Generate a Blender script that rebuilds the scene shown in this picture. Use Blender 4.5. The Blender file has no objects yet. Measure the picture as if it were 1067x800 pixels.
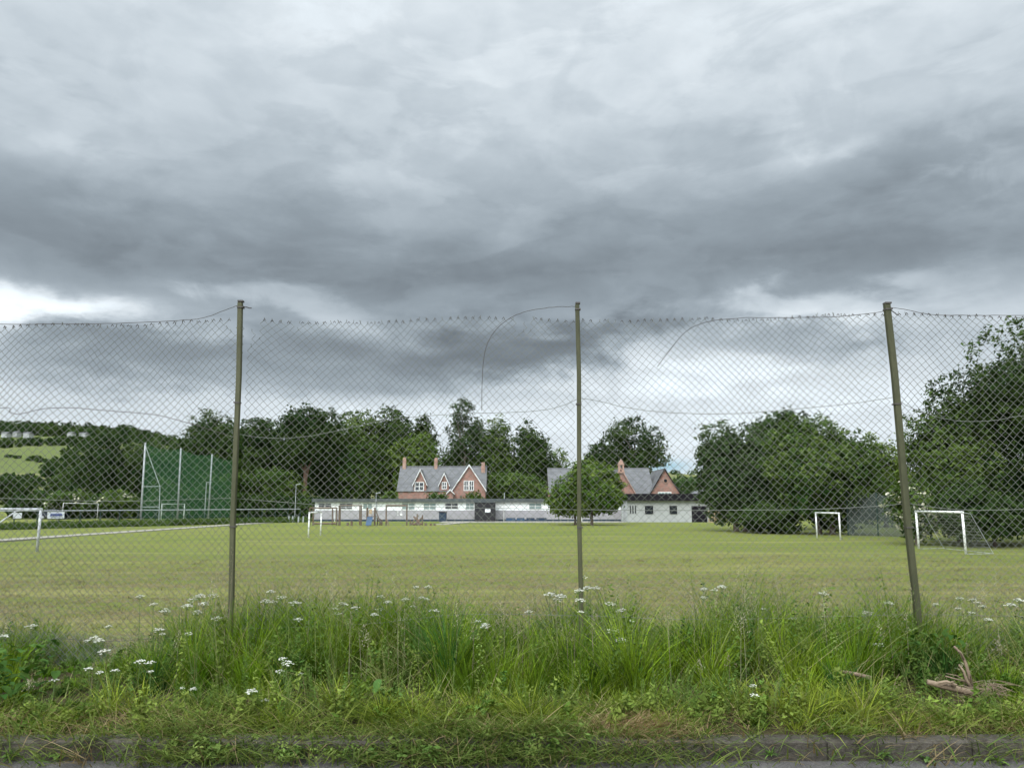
import bpy, math, random
import numpy as np
from mathutils import Vector

random.seed(7)
RNG = np.random.default_rng(11)
scene = bpy.context.scene
col = bpy.data.collections.new("Scene"); scene.collection.children.link(col)

# ------------------------------------------------------------------ camera
FPX = 800.0; PITCH = math.radians(8.88); CAM_Z = 1.6
cp, sp = math.cos(PITCH), math.sin(PITCH)
def P(px, py, Y):
    """point seen at photo pixel (px, py) standing Y metres down the view"""
    v = (400.0 - py) / FPX
    t = Y / (cp - v * sp)
    return Vector(((px - 533.5) / FPX * t, Y, CAM_Z + t * (sp + v * cp)))
def PX(px, Y, row=530): return P(px, row, Y).x
def PZ(py, Y): return P(533.5, py, Y).z
cd = bpy.data.cameras.new("camera"); cam = bpy.data.objects.new("camera", cd); col.objects.link(cam)
cam.location = (0, 0, CAM_Z); cam.rotation_euler = (math.pi / 2 + PITCH, 0, 0)
cd.sensor_fit = 'HORIZONTAL'; cd.sensor_width = 36.0; cd.lens = 36.0 * FPX / 1067.0
cd.clip_start = 0.05; cd.clip_end = 9000
scene.camera = cam

# ------------------------------------------------------------------ node helpers
def new_mat(name):
    m = bpy.data.materials.new(name); m.use_nodes = True
    nt = m.node_tree; nt.nodes.clear()
    out = nt.nodes.new('ShaderNodeOutputMaterial')
    return m, nt, out
def nd(nt, typ, **kw):
    n = nt.nodes.new(typ)
    for k, v in kw.items():
        if k in n.inputs: n.inputs[k].default_value = v
        else: setattr(n, k, v)
    return n
def mth(nt, op, a, b=None, c=None, clamp=False):
    n = nt.nodes.new('ShaderNodeMath'); n.operation = op; n.use_clamp = clamp
    for i, v in enumerate((a, b, c)):
        if v is None: continue
        if isinstance(v, (int, float)): n.inputs[i].default_value = v
        else: nt.links.new(v, n.inputs[i])
    return n.outputs[0]
def ramp(nt, fac, stops, interp='LINEAR'):
    n = nt.nodes.new('ShaderNodeValToRGB'); n.color_ramp.interpolation = interp
    cr = n.color_ramp
    while len(cr.elements) < len(stops): cr.elements.new(0.5)
    for e, (p, c) in zip(cr.elements, stops):
        e.position = p; e.color = (*c, 1) if not isinstance(c, float) else (c, c, c, 1)
    nt.links.new(fac, n.inputs[0]); return n.outputs[0]
def mixc(nt, fac, a, b, mode='MIX'):
    n = nt.nodes.new('ShaderNodeMix'); n.data_type = 'RGBA'; n.blend_type = mode
    for s, v in ((n.inputs[0], fac), (n.inputs[6], a), (n.inputs[7], b)):
        if isinstance(v, (int, float)): s.default_value = v
        elif isinstance(v, tuple): s.default_value = (*v, 1)
        else: nt.links.new(v, s)
    return n.outputs[2]
def noise(nt, vec, scale, detail=4, rough=.55, dist=0.0):
    n = nt.nodes.new('ShaderNodeTexNoise')
    n.inputs['Scale'].default_value = scale; n.inputs['Detail'].default_value = detail
    n.inputs['Roughness'].default_value = rough; n.inputs['Distortion'].default_value = dist
    if vec is not None: nt.links.new(vec, n.inputs['Vector'])
    return n.outputs['Fac']
def scaled(nt, vec, s, off=(0, 0, 0)):
    n = nt.nodes.new('ShaderNodeMapping'); n.inputs['Scale'].default_value = s; n.inputs['Location'].default_value = off
    nt.links.new(vec, n.inputs['Vector']); return n.outputs[0]
def bump(nt, h, strength=.5, dist=.01):
    b = nt.nodes.new('ShaderNodeBump'); b.inputs['Strength'].default_value = strength; b.inputs['Distance'].default_value = dist
    nt.links.new(h, b.inputs['Height']); return b.outputs[0]
def surf(nt, out, color, rough=.8, normal=None, metal=0.0, spec=.3):
    b = nt.nodes.new('ShaderNodeBsdfPrincipled')
    if isinstance(color, tuple): b.inputs['Base Color'].default_value = (*color, 1)
    else: nt.links.new(color, b.inputs['Base Color'])
    b.inputs['Roughness'].default_value = rough; b.inputs['Metallic'].default_value = metal
    b.inputs['Specular IOR Level'].default_value = spec
    if normal is not None: nt.links.new(normal, b.inputs['Normal'])
    nt.links.new(b.outputs[0], out.inputs[0]); return b

def worn(name, c1, c2, scale=6, rough=.75, bs=.25, stretch=(1, 1, 1), metal=0, spec=.3, fine=None):
    """a surface mottled between two colours"""
    m, nt, out = new_mat(name)
    tc = nt.nodes.new('ShaderNodeTexCoord')
    v = scaled(nt, tc.outputs['Object'], stretch)
    n1 = noise(nt, v, scale, 6, .65)
    n2 = noise(nt, v, fine or scale * 9, 4, .6)
    f = mth(nt, 'ADD', mth(nt, 'MULTIPLY', n1, .7), mth(nt, 'MULTIPLY', n2, .3))
    c = ramp(nt, f, [(.32, c1), (.68, c2)])
    surf(nt, out, c, rough, bump(nt, f, bs, .01), metal, spec)
    return m

def foliage_mat(name, transl=.35, rough=.7, tint=(1.25, 1.35, .6)):
    m, nt, out = new_mat(name)
    a = nd(nt, 'ShaderNodeAttribute'); a.attribute_name = 'tone'
    b = nt.nodes.new('ShaderNodeBsdfPrincipled'); b.inputs['Roughness'].default_value = rough
    b.inputs['Specular IOR Level'].default_value = .05
    nt.links.new(a.outputs['Color'], b.inputs['Base Color'])
    t = nt.nodes.new('ShaderNodeBsdfTranslucent')
    nt.links.new(mixc(nt, 1.0, a.outputs['Color'], tint, 'MULTIPLY'), t.inputs['Color'])
    mx = nt.nodes.new('ShaderNodeMixShader'); mx.inputs[0].default_value = transl
    nt.links.new(b.outputs[0], mx.inputs[1]); nt.links.new(t.outputs[0], mx.inputs[2])
    nt.links.new(mx.outputs[0], out.inputs[0])
    return m

def net_mat(name, c, cover):
    """fine netting: threads cover part of what lies behind"""
    m, nt, out = new_mat(name)
    tc = nt.nodes.new('ShaderNodeTexCoord')
    n1 = noise(nt, tc.outputs['Object'], 1.1, 5, .6)
    d = nt.nodes.new('ShaderNodeBsdfDiffuse')
    nt.links.new(ramp(nt, n1, [(.3, tuple(x * .75 for x in c)), (.7, c)]), d.inputs[0])
    t = nt.nodes.new('ShaderNodeBsdfTransparent')
    mx = nt.nodes.new('ShaderNodeMixShader')
    nt.links.new(mth(nt, 'ADD', mth(nt, 'MULTIPLY', n1, .25), cover - .125), mx.inputs[0])
    nt.links.new(t.outputs[0], mx.inputs[1]); nt.links.new(d.outputs[0], mx.inputs[2])
    nt.links.new(mx.outputs[0], out.inputs[0]); return m

def brick_mat(name, c1, c2, mortar, scale=1.0):
    m, nt, out = new_mat(name)
    tc = nt.nodes.new('ShaderNodeTexCoord')
    sx = nt.nodes.new('ShaderNodeSeparateXYZ'); nt.links.new(tc.outputs['Object'], sx.inputs[0])
    cx = nt.nodes.new('ShaderNodeCombineXYZ')
    nt.links.new(mth(nt, 'ADD', sx.outputs[0], sx.outputs[1]), cx.inputs[0]); nt.links.new(sx.outputs[2], cx.inputs[1])
    b = nd(nt, 'ShaderNodeTexBrick'); b.inputs['Color1'].default_value = (*c1, 1); b.inputs['Color2'].default_value = (*c2, 1)
    b.inputs['Mortar'].default_value = (*mortar, 1); b.inputs['Scale'].default_value = scale
    b.inputs['Brick Width'].default_value = .62; b.inputs['Row Height'].default_value = .3; b.inputs['Mortar Size'].default_value = .018
    nt.links.new(cx.outputs[0], b.inputs['Vector'])
    n1 = noise(nt, tc.outputs['Object'], 1.3, 6, .7)
    c = mixc(nt, .55, b.outputs['Color'], ramp(nt, n1, [(.3, tuple(x * .6 for x in c1)), (.7, tuple(min(1, x * 1.35) for x in c2))]))
    surf(nt, out, c, .9, bump(nt, b.outputs['Fac'], .3, .02)); return m

M = {}
M['leaf'] = foliage_mat('leaf_green', .17)
M['blade'] = foliage_mat('grass_blade', .24, .7)
M['petal'] = foliage_mat('white_petal', .2, .8, (1, 1, 1))
M['bark'] = worn('bark', (.05, .04, .03), (.13, .105, .08), 3, .95, .8, (1, 1, .25))
M['bark_brown'] = worn('bark_brown', (.09, .055, .04), (.19, .12, .085), 3, .95, .8, (1, 1, .25))
M['post_green'] = worn('olive_paint', (.036, .039, .018), (.088, .088, .046), 5, .7, .35, (1, 1, .3), 0, .3, 60)
M['wire'] = worn('weathered_wire', (.10, .11, .09), (.20, .205, .175), 3, .6, 0, (1, 1, 1), 0, .4)
M['wire_dark'] = worn('rusted_wire', (.045, .04, .035), (.10, .09, .08), 9, .7, 0)
M['wire_fine'] = worn('fine_wire', (.12, .13, .14), (.22, .23, .24), 9, .6, 0)
M['white'] = worn('white_paint', (.60, .60, .58), (.80, .80, .78), 2, .55, .05)
M['white_goal'] = worn('goal_white', (.62, .62, .60), (.82, .82, .80), 3, .45, .05)
M['grey_goal'] = worn('goal_grey', (.33, .34, .36), (.52, .53, .55), 3, .5, .05)
M['galv'] = worn('galvanised', (.27, .285, .29), (.42, .44, .45), 3, .5, .05)
M['dkgreen'] = worn('dark_green_paint', (.012, .03, .022), (.025, .05, .04), 4, .5, .05)
M['netgreen'] = net_mat('green_net', (.085, .24, .11), .46)
M['netgrey'] = net_mat('grey_net', (.09, .108, .102), .66)
M['netgoal'] = net_mat('goal_net', (.5, .52, .55), .14)
M['brick'] = brick_mat('red_sandstone', (.22, .115, .09), (.31, .175, .14), (.32, .26, .225))
M['stone_pale'] = worn('pale_stone', (.28, .17, .13), (.42, .28, .22), 2, .9, .2)
M['slate'] = worn('slate', (.06, .061, .064), (.145, .146, .15), .9, .65, .3, (1, 1, 3), 0, .4, 7)
M['render_white'] = worn('white_cladding', (.80, .83, .83), (.87, .89, .89), .5, .7, .05, (1, 1, .4))
M['roughcast'] = worn('grey_roughcast', (.27, .26, .275), (.37, .36, .375), .8, .95, .4, (1, 1, 1), 0, .2, 9)
M['harl'] = worn('pale_harling', (.30, .31, .305), (.42, .43, .425), .5, .95, .3, (1, 1, .5), 0, .2, 8)
M['fascia'] = worn('dark_fascia', (.008, .007, .009), (.018, .016, .02), 1, .85, .05, (1, 1, 1), 0, .1)
M['roof_grey'] = worn('roof_felt', (.045, .055, .055), (.09, .10, .10), 1, .85, .1)
M['glass'] = worn('window_glass', (.012, .015, .02), (.03, .035, .04), 1.5, .08, 0, (1, 1, 1), 0, .6)
M['blind'] = worn('blind_glass', (.15, .21, .21), (.26, .33, .32), 1.5, .25, 0, (1, 1, 1), 0, .5)
M['black'] = worn('black_boards', (.014, .014, .016), (.034, .033, .036), 4, .75, .3, (1, 1, .2))
M['blue'] = worn('blue_plastic', (.025, .055, .10), (.04, .08, .14), 2, .5, .02)
M['blue_dark'] = worn('navy_plinth', (.014, .028, .05), (.03, .05, .08), 2, .7, .05)
M['timber'] = worn('play_timber', (.08, .055, .04), (.17, .125, .09), 5, .85, .4, (1, 1, .25))
M['pale_wood'] = worn('pale_panel', (.30, .22, .13), (.45, .34, .22), 4, .8, .2, (1, 1, .2))
M['deadwood'] = worn('dead_wood', (.10, .07, .045), (.26, .195, .135), 14, .85, .5, (1, 1, 1))
M['sign'] = worn('sign_white', (.72, .73, .76), (.82, .83, .85), 2, .4, 0)
M['sign_blue'] = worn('sign_blue', (.03, .06, .25), (.05, .09, .32), 2, .5, 0)
M['car_paint'] = worn('navy_car_paint', (.015, .02, .035), (.02, .027, .045), 1, .25, 0, (1, 1, 1), .2, .6)
M['car_pale'] = worn('pale_car_paint', (.32, .38, .46), (.38, .44, .52), 1, .25, 0, (1, 1, 1), .2, .6)
M['tyre'] = worn('tyre_rubber', (.012, .012, .012), (.02, .02, .02), 9, .9, .1)
M['lens'] = worn('lamp_lens', (.6, .6, .58), (.75, .75, .73), 5, .2, 0)

# ------------------------------------------------------------------ mesh helpers
class MB:
    def __init__(s): s.v = []; s.f = []
    def box(s, x0, x1, y0, y1, z0, z1):
        b = len(s.v)
        s.v += [(x0,y0,z0),(x1,y0,z0),(x1,y1,z0),(x0,y1,z0),(x0,y0,z1),(x1,y0,z1),(x1,y1,z1),(x0,y1,z1)]
        s.f += [tuple(b+i for i in q) for q in ((0,3,2,1),(4,5,6,7),(0,1,5,4),(1,2,6,5),(2,3,7,6),(3,0,4,7))]
        return s
    def tube(s, pts, r, n=6, cap=True):
        pts = [Vector(p) for p in pts]
        rs = list(r) if hasattr(r, '__len__') else [r] * len(pts)
        b = len(s.v); ref = None
        for i, p in enumerate(pts):
            d = (pts[min(i+1, len(pts)-1)] - pts[max(i-1, 0)]).normalized()
            if ref is None: ref = Vector((1,0,0)) if abs(d.x) < .8 else Vector((0,1,0))
            u = (ref - d * ref.dot(d)).normalized(); w = d.cross(u); ref = u
            for k in range(n):
                a = 2 * math.pi * (k + .5) / n
                s.v.append(tuple(p + (u * math.cos(a) + w * math.sin(a)) * rs[i]))
        for i in range(len(pts) - 1):
            for k in range(n):
                s.f.append((b+i*n+k, b+i*n+(k+1)%n, b+(i+1)*n+(k+1)%n, b+(i+1)*n+k))
        if cap:
            s.f.append(tuple(b + k for k in reversed(range(n))))
            e = b + (len(pts)-1) * n
            s.f.append(tuple(e + k for k in range(n)))
        return s
    def poly_prism(s, pts, d):
        """closed polygon pts (3d) extruded by vector d"""
        b = len(s.v); n = len(pts); d = Vector(d)
        s.v += [tuple(Vector(p)) for p in pts] + [tuple(Vector(p) + d) for p in pts]
        s.f.append(tuple(b + i for i in range(n))); s.f.append(tuple(b + n + i for i in reversed(range(n))))
        for i in range(n):
            j = (i + 1) % n
            s.f.append((b+j, b+i, b+n+i, b+n+j))
        return s
    def slab(s, a, b_, c, d, t):
        """four corners of a sheet thickened downwards by t"""
        n = (Vector(b_) - Vector(a)).cross(Vector(d) - Vector(a)).normalized()
        if n.z < 0: n = -n
        return s.poly_prism([a, b_, c, d], -n * t)
    def build(s, name, mat, parent=None, bevel=0, smooth=False, loc=None):
        me = bpy.data.meshes.new(name)
        v = s.v
        if parent is not None:
            o_ = world_loc(parent); v = [(a - o_.x, b - o_.y, c - o_.z) for a, b, c in v]
        elif loc is not None:
            v = [(a - loc[0], b - loc[1], c - loc[2]) for a, b, c in v]
        me.from_pydata(v, [], s.f); me.update()
        import bmesh
        bm = bmesh.new(); bm.from_mesh(me); bmesh.ops.recalc_face_normals(bm, faces=bm.faces); bm.to_mesh(me); bm.free()
        if smooth:
            for p in me.polygons: p.use_smooth = True
        me.materials.append(mat)
        o = bpy.data.objects.new(name, me); col.objects.link(o)
        if parent is not None: o.parent = parent
        elif loc is not None: o.location = loc
        if bevel:
            md = o.modifiers.new('bevel', 'BEVEL'); md.width = bevel; md.segments = 1; md.limit_method = 'ANGLE'
        return o
def world_loc(o):
    l = Vector(o.location)
    while o.parent is not None:
        o = o.parent; l += Vector(o.location)
    return l
def tag(o, label=None, cat=None, group=None, kind=None):
    if label: o['label'] = label
    if cat: o['category'] = cat
    if group: o['group'] = group
    if kind: o['kind'] = kind
    return o
def thing(name, label, cat, loc, group=None):
    o = bpy.data.objects.new(name, None); col.objects.link(o); o.location = loc
    o.empty_display_size = .3
    return tag(o, label, cat, group)
def np_mesh(name, V, F, mat, tone=None, parent=None, smooth=False, loc=None):
    V = np.asarray(V, np.float32); F = np.asarray(F, np.int32)
    if parent is not None: V = V - np.array(world_loc(parent), np.float32)
    elif loc is not None: V = V - np.array(loc, np.float32)
    k = F.shape[1]
    me = bpy.data.meshes.new(name)
    me.vertices.add(len(V)); me.vertices.foreach_set('co', V.ravel())
    me.loops.add(F.size); me.loops.foreach_set('vertex_index', F.ravel())
    me.polygons.add(len(F))
    me.polygons.foreach_set('loop_start', np.arange(0, F.size, k, dtype=np.int32))
    me.polygons.foreach_set('loop_total', np.full(len(F), k, np.int32))
    if smooth: me.polygons.foreach_set('use_smooth', np.ones(len(F), bool))
    if tone is not None:
        at = me.attributes.new('tone', 'FLOAT_COLOR', 'POINT')
        c = np.ones((len(V), 4), np.float32); c[:, :3] = tone
        at.data.foreach_set('color', c.ravel())
    me.update(); me.validate()
    me.materials.append(mat)
    o = bpy.data.objects.new(name, me); col.objects.link(o)
    if parent is not None: o.parent = parent
    elif loc is not None: o.location = loc
    return o
def vnoise(x, y, seed=0):
    """smooth value noise 0..1"""
    x = np.asarray(x, float); y = np.asarray(y, float)
    xi = np.floor(x); yi = np.floor(y); fx = x - xi; fy = y - yi
    fx = fx*fx*(3-2*fx); fy = fy*fy*(3-2*fy)
    def h(a, b):
        s = np.sin(a * 127.1 + b * 311.7 + seed * 74.7) * 43758.5453
        return s - np.floor(s)
    return (h(xi,yi)*(1-fx)+h(xi+1,yi)*fx)*(1-fy) + (h(xi,yi+1)*(1-fx)+h(xi+1,yi+1)*fx)*fy

# ------------------------------------------------------------------ world and sun
SUN_EL, SUN_AZ = math.radians(40), math.radians(-155)
w = bpy.data.worlds.new("World"); scene.world = w; w.use_nodes = True
nt = w.node_tree; nt.nodes.clear()
wo = nt.nodes.new('ShaderNodeOutputWorld'); bg = nt.nodes.new('ShaderNodeBackground'); bg.inputs['Strength'].default_value = .1
nt.links.new(bg.outputs[0], wo.inputs[0])
sky = nt.nodes.new('ShaderNodeTexSky'); sky.sky_type = 'NISHITA'; sky.sun_disc = False
sky.sun_elevation = SUN_EL; sky.sun_rotation = SUN_AZ
tc = nt.nodes.new('ShaderNodeTexCoord'); dirv = tc.outputs['Generated']
sx = nt.nodes.new('ShaderNodeSeparateXYZ'); nt.links.new(dirv, sx.inputs[0])
dx, dy, dz = sx.outputs
zc = mth(nt, 'MAXIMUM', dz, 0.0)
den = mth(nt, 'ADD', zc, .14)
cu = nt.nodes.new('ShaderNodeCombineXYZ')
nt.links.new(mth(nt, 'DIVIDE', dx, den), cu.inputs[0]); nt.links.new(mth(nt, 'DIVIDE', dy, den), cu.inputs[1])
uv = cu.outputs[0]
# streak space: wide in azimuth, thin in elevation
cs = nt.nodes.new('ShaderNodeCombineXYZ')
nt.links.new(dx, cs.inputs[0]); nt.links.new(dy, cs.inputs[1]); nt.links.new(mth(nt, 'MULTIPLY', zc, 2.4), cs.inputs[2])
st = cs.outputs[0]
nA = noise(nt, scaled(nt, uv, (1, 1, 1), (3.1, 1.7, 0)), 1.25, 7, .5, .3)
nB = noise(nt, scaled(nt, st, (1, 1, 1), (.7, 4.4, 2.2)), 2.6, 7, .5, .2)
nC = noise(nt, scaled(nt, uv, (1, 1, 1), (9.3, 5.1, 0)), 3.6, 7, .52, .3)
nD = noise(nt, scaled(nt, st, (1, 1, 1), (5.2, 1.4, 7.7)), 5.5, 6, .5, .2)
nG = noise(nt, scaled(nt, dirv, (1, 1, 1.5), (7.1, 3.3, 0)), 15.0, 7, .56, .7)
nW = noise(nt, scaled(nt, st, (1, 1, 1), (1.1, 2.7, 6.2)), 9.0, 7, .55, .3)
# elevation profile, warped
warp = mth(nt, 'ADD', mth(nt, 'MULTIPLY', mth(nt, 'SUBTRACT', nB, .5), .12), mth(nt, 'MULTIPLY', mth(nt, 'SUBTRACT', nD, .5), .05))
zw = mth(nt, 'ADD', zc, mth(nt, 'MULTIPLY', warp, mth(nt, 'MULTIPLY', mth(nt, 'MINIMUM', zc, .4), 3.0)))
PROFILE = [(0, .80), (.07, .82), (.13, .80), (.175, .68), (.215, .50), (.25, .36), (.285, .30), (.335, .40),
           (.39, .53), (.44, .62), (.52, .72), (.60, .80), (.68, .95), (.80, 1.3), (1.0, 1.6)]
prof = ramp(nt, zw, [(a, float(b) / 2.2) for a, b in PROFILE])
sep = nt.nodes.new('ShaderNodeSeparateColor'); nt.links.new(prof, sep.inputs[0])
val = mth(nt, 'MULTIPLY', sep.outputs[0], 2.2)
# cloud masses placed by direction (azimuth tangent, sine of elevation)
azt = mth(nt, 'DIVIDE', dx, mth(nt, 'MAXIMUM', dy, .05))
front = mth(nt, 'GREATER_THAN', dy, .05)
azw = mth(nt, 'ADD', azt, mth(nt, 'MULTIPLY', mth(nt, 'SUBTRACT', nA, .5), .35))
zw2 = mth(nt, 'ADD', zc, mth(nt, 'MULTIPLY', mth(nt, 'SUBTRACT', nB, .5), .12))
zw2 = mth(nt, 'ADD', zw2, mth(nt, 'MULTIPLY', mth(nt, 'SUBTRACT', nC, .5), .05))
zw2 = mth(nt, 'ADD', zw2, mth(nt, 'MULTIPLY', mth(nt, 'SUBTRACT', nW, .5), .06))
azw = mth(nt, 'ADD', azw, mth(nt, 'MULTIPLY', mth(nt, 'SUBTRACT', nG, .5), .22))
SPOTS = [  # photo column, row, half widths (px), gain in stops
    (30, 316, 130, 22, 1.15), (285, 303, 70, 16, .6), (860, 312, 110, 16, .8), (1060, 300, 110, 40, .35), (1045, 178, 60, 20, .35), (890, 150, 50, 16, .25), (20, 130, 60, 20, .2),
    (120, 372, 120, 24, -1.0), (350, 372, 140, 34, -.95), (545, 358, 110, 22, -1.3), (660, 350, 60, 18, -.6), (860, 355, 90, 20, -.55),
    (330, 262, 260, 36, -.2), (620, 270, 260, 35, -.1), (960, 172, 110, 36, -.42), (60, 225, 130, 40, -.2), (560, 170, 150, 30, -.12), (860, 225, 150, 30, -.2), (180, 140, 120, 20, -.08),
    (840, 430, 220, 40, .12), (480, 440, 150, 22, .15), (420, 190, 60, 22, .12), (700, 395, 130, 26, .4)]
gain = None
for px, py, rx, ry, g in SPOTS:
    d = (P(px, py, 100.0) - Vector((0, 0, CAM_Z))).normalized()
    d2 = (P(px, py - ry, 100.0) - Vector((0, 0, CAM_Z))).normalized()
    a0 = d.x / d.y; z0 = d.z; sa = rx / FPX; sz = abs(d2.z - d.z)
    ea = mth(nt, 'DIVIDE', mth(nt, 'SUBTRACT', azw, a0), sa); ez = mth(nt, 'DIVIDE', mth(nt, 'SUBTRACT', zw2, z0), sz)
    q = mth(nt, 'ADD', mth(nt, 'MULTIPLY', ea, ea), mth(nt, 'MULTIPLY', ez, ez))
    e = mth(nt, 'MULTIPLY', mth(nt, 'POWER', 2.718, mth(nt, 'MULTIPLY', mth(nt, 'POWER', q, 1.7), -.8)), g)
    gain = e if gain is None else mth(nt, 'ADD', gain, e)
gain = mth(nt, 'MULTIPLY', gain, front)
lowfade = mth(nt, 'MULTIPLY', mth(nt, 'SUBTRACT', dz, .03), 8.0, clamp=True)
nE = noise(nt, scaled(nt, uv, (.8, 1.25, 1), (1.3, 8.1, 0)), 9.5, 6, .62, .6)
tex = mth(nt, 'ADD', mth(nt, 'MULTIPLY', mth(nt, 'SUBTRACT', nA, .5), .45), mth(nt, 'MULTIPLY', mth(nt, 'SUBTRACT', nC, .5), .5))
lumpv = scaled(nt, dirv, (1, 1, 1.7), (2.3, .6, 1.1))
nF = noise(nt, lumpv, 6.0, 9, .56, .5)
lumps = ramp(nt, nF, [(.34, .46), (.45, .24), (.55, .78), (.70, .5)], 'EASE')
nH = noise(nt, scaled(nt, st, (1, 1, 1.25), (3.3, 8.4, 1.2)), 4.6, 9, .55, .35)
lumps2 = ramp(nt, nH, [(.34, .46), (.455, .22), (.535, .78), (.70, .48)], 'EASE')
l2 = nt.nodes.new('ShaderNodeSeparateColor'); nt.links.new(lumps2, l2.inputs[0])
tex = mth(nt, 'ADD', tex, mth(nt, 'MULTIPLY', mth(nt, 'SUBTRACT', l2.outputs[0], .5), .25))
lsep = nt.nodes.new('ShaderNodeSeparateColor'); nt.links.new(lumps, lsep.inputs[0])
tex = mth(nt, 'ADD', tex, mth(nt, 'MULTIPLY', mth(nt, 'SUBTRACT', lsep.outputs[0], .5), .20))
tex = mth(nt, 'ADD', tex, mth(nt, 'MULTIPLY', mth(nt, 'SUBTRACT', nG, .5), .30))
tex = mth(nt, 'ADD', tex, mth(nt, 'MULTIPLY', mth(nt, 'SUBTRACT', nD, .5), .4))
gain = mth(nt, 'ADD', gain, mth(nt, 'MULTIPLY', tex, lowfade))
val = mth(nt, 'MULTIPLY', val, mth(nt, 'POWER', 2.0, gain))
# thin cloud glows around the hidden sun, behind the camera
sdot = nt.nodes.new('ShaderNodeVectorMath'); sdot.operation = 'DOT_PRODUCT'; nt.links.new(dirv, sdot.inputs[0])
sdot.inputs[1].default_value = (math.sin(SUN_AZ) * math.cos(SUN_EL), math.cos(SUN_AZ) * math.cos(SUN_EL), math.sin(SUN_EL))
glow = mth(nt, 'POWER', mth(nt, 'MAXIMUM', sdot.outputs['Value'], 0.0), 2.0)
val = mth(nt, 'MULTIPLY', val, mth(nt, 'ADD', 1.0, mth(nt, 'MULTIPLY', glow, 3.2)))
tint = ramp(nt, val, [(.1, (.845, 1.0, 1.16)), (.35, (.845, 1.0, 1.135)), (.8, (.91, 1.0, 1.07))])
cl = nt.nodes.new('ShaderNodeVectorMath'); cl.operation = 'SCALE'
nt.links.new(tint, cl.inputs[0]); nt.links.new(mth(nt, 'MULTIPLY', val, 10.0), cl.inputs[3])
# a gap of clear sky low on the right
d = (P(692, 486, 100.0) - Vector((0, 0, CAM_Z))).normalized()
ea = mth(nt, 'DIVIDE', mth(nt, 'SUBTRACT', azt, d.x / d.y), 26 / FPX); ez = mth(nt, 'DIVIDE', mth(nt, 'SUBTRACT', dz, d.z), 7 / FPX)
q = mth(nt, 'ADD', mth(nt, 'MULTIPLY', ea, ea), mth(nt, 'MULTIPLY', ez, ez))
gap = mth(nt, 'MULTIPLY', mth(nt, 'MULTIPLY', mth(nt, 'POWER', 2.718, mth(nt, 'MULTIPLY', q, -1.0)), front), 1.1, clamp=True)
clear = mixc(nt, .25, (3.8, 6.4, 8.2), sky.outputs[0])
nt.links.new(mixc(nt, gap, cl.outputs[0], clear), bg.inputs[0])

ld = bpy.data.lights.new("sun", 'SUN'); ld.energy = 1.8; ld.angle = math.radians(24); ld.color = (1, .96, .9)
lo = bpy.data.objects.new("sun", ld); col.objects.link(lo)
sv = Vector((math.sin(SUN_AZ) * math.cos(SUN_EL), math.cos(SUN_AZ) * math.cos(SUN_EL), math.sin(SUN_EL)))
lo.rotation_euler = sv.to_track_quat('Z', 'Y').to_euler(); lo.location = (0, 0, 60)
scene.view_settings.view_transform = 'Standard'; scene.view_settings.look = 'None'
scene.view_settings.exposure = 0; scene.view_settings.gamma = 1; scene.view_settings.use_curve_mapping = False

# ------------------------------------------------------------------ ground
FIELD_Z = -.7; FENCE_Y = 6.9
def hgt(x, y):
    x = np.asarray(x, float); y = np.asarray(y, float)
    base = np.interp(y, [5.17, 5.3, 5.36, 5.5, 6.2, 6.9, 7.9, 9.0, 11.2, 12.5, 190], [.06, .085, .122, .135, .17, .2, .12, -.12, -.66, FIELD_Z, FIELD_Z])
    bumpy = (vnoise(x * 1.3, y * 1.3, 3) - .5) * .06 * np.clip((y - 5.35) * 3, 0, 1) * np.clip((13 - y) / 4, 0, 1)
    soft = (vnoise(x * .12, y * .12, 5) - .5) * .10 * np.clip((y - 12) / 8, 0, 1) * np.clip((90 - y) / 40, 0, 1)
    u = x / np.maximum(y, 1)
    s = np.interp(u, [-.62, -.5, -.36, -.1, .15, .3, .7], [1.05, 1, .62, .42, .47, .46, .55])
    hill = np.interp(y, [190, 240, 300, 400, 550, 700, 900, 1100, 1400, 3500], [0, 1.5, 5, 13.5, 31, 51, 76, 97, 100, 60]) * s
    hill = hill + (vnoise(x * .006, y * .006, 9) - .5) * np.clip((y - 230) / 400, 0, 1) * 14
    return base + bumpy + soft + hill
def sheet(name, xs, ys, mat, z=None):
    X, Y = np.meshgrid(xs, ys); Z = hgt(X, Y) if z is None else np.full_like(X, z)
    V = np.stack([X.ravel(), Y.ravel(), Z.ravel()], 1)
    nx, ny = len(xs), len(ys)
    i = np.arange((ny - 1) * nx).reshape(ny - 1, nx)[:, :-1].ravel()
    F = np.stack([i, i + 1, i + nx + 1, i + nx], 1)
    o = np_mesh(name, V, F, mat, smooth=True); tag(o, kind='structure'); return o

# field: mown grass with rows of drying cuttings
m, nt, out = new_mat('mown_field')
geo = nt.nodes.new('ShaderNodeNewGeometry'); pos = geo.outputs['Position']
big = noise(nt, scaled(nt, pos, (.035, .09, 0)), 1, 5, .55)
row = noise(nt, scaled(nt, pos, (.16, 1.1, 0), (4, 2, 0)), 1, 6, .62, .3)
clump = noise(nt, scaled(nt, pos, (1.3, 2.6, 0)), 1.6, 7, .72, .4)
fine = noise(nt, scaled(nt, pos, (9, 14, 1)), 2.2, 4, .7)
green = ramp(nt, big, [(.3, (.112, .138, .022)), (.5, (.155, .168, .032)), (.7, (.20, .196, .046))])
green = mixc(nt, mth(nt, 'MULTIPLY', fine, .8), green, (.078, .122, .022))
sy = nt.nodes.new('ShaderNodeSeparateXYZ'); nt.links.new(pos, sy.inputs[0])
near = ramp(nt, mth(nt, 'DIVIDE', sy.outputs[1], 100.0), [(.10, 1.0), (.22, .95), (.36, .6), (.55, .34), (1.0, .25)])
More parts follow.
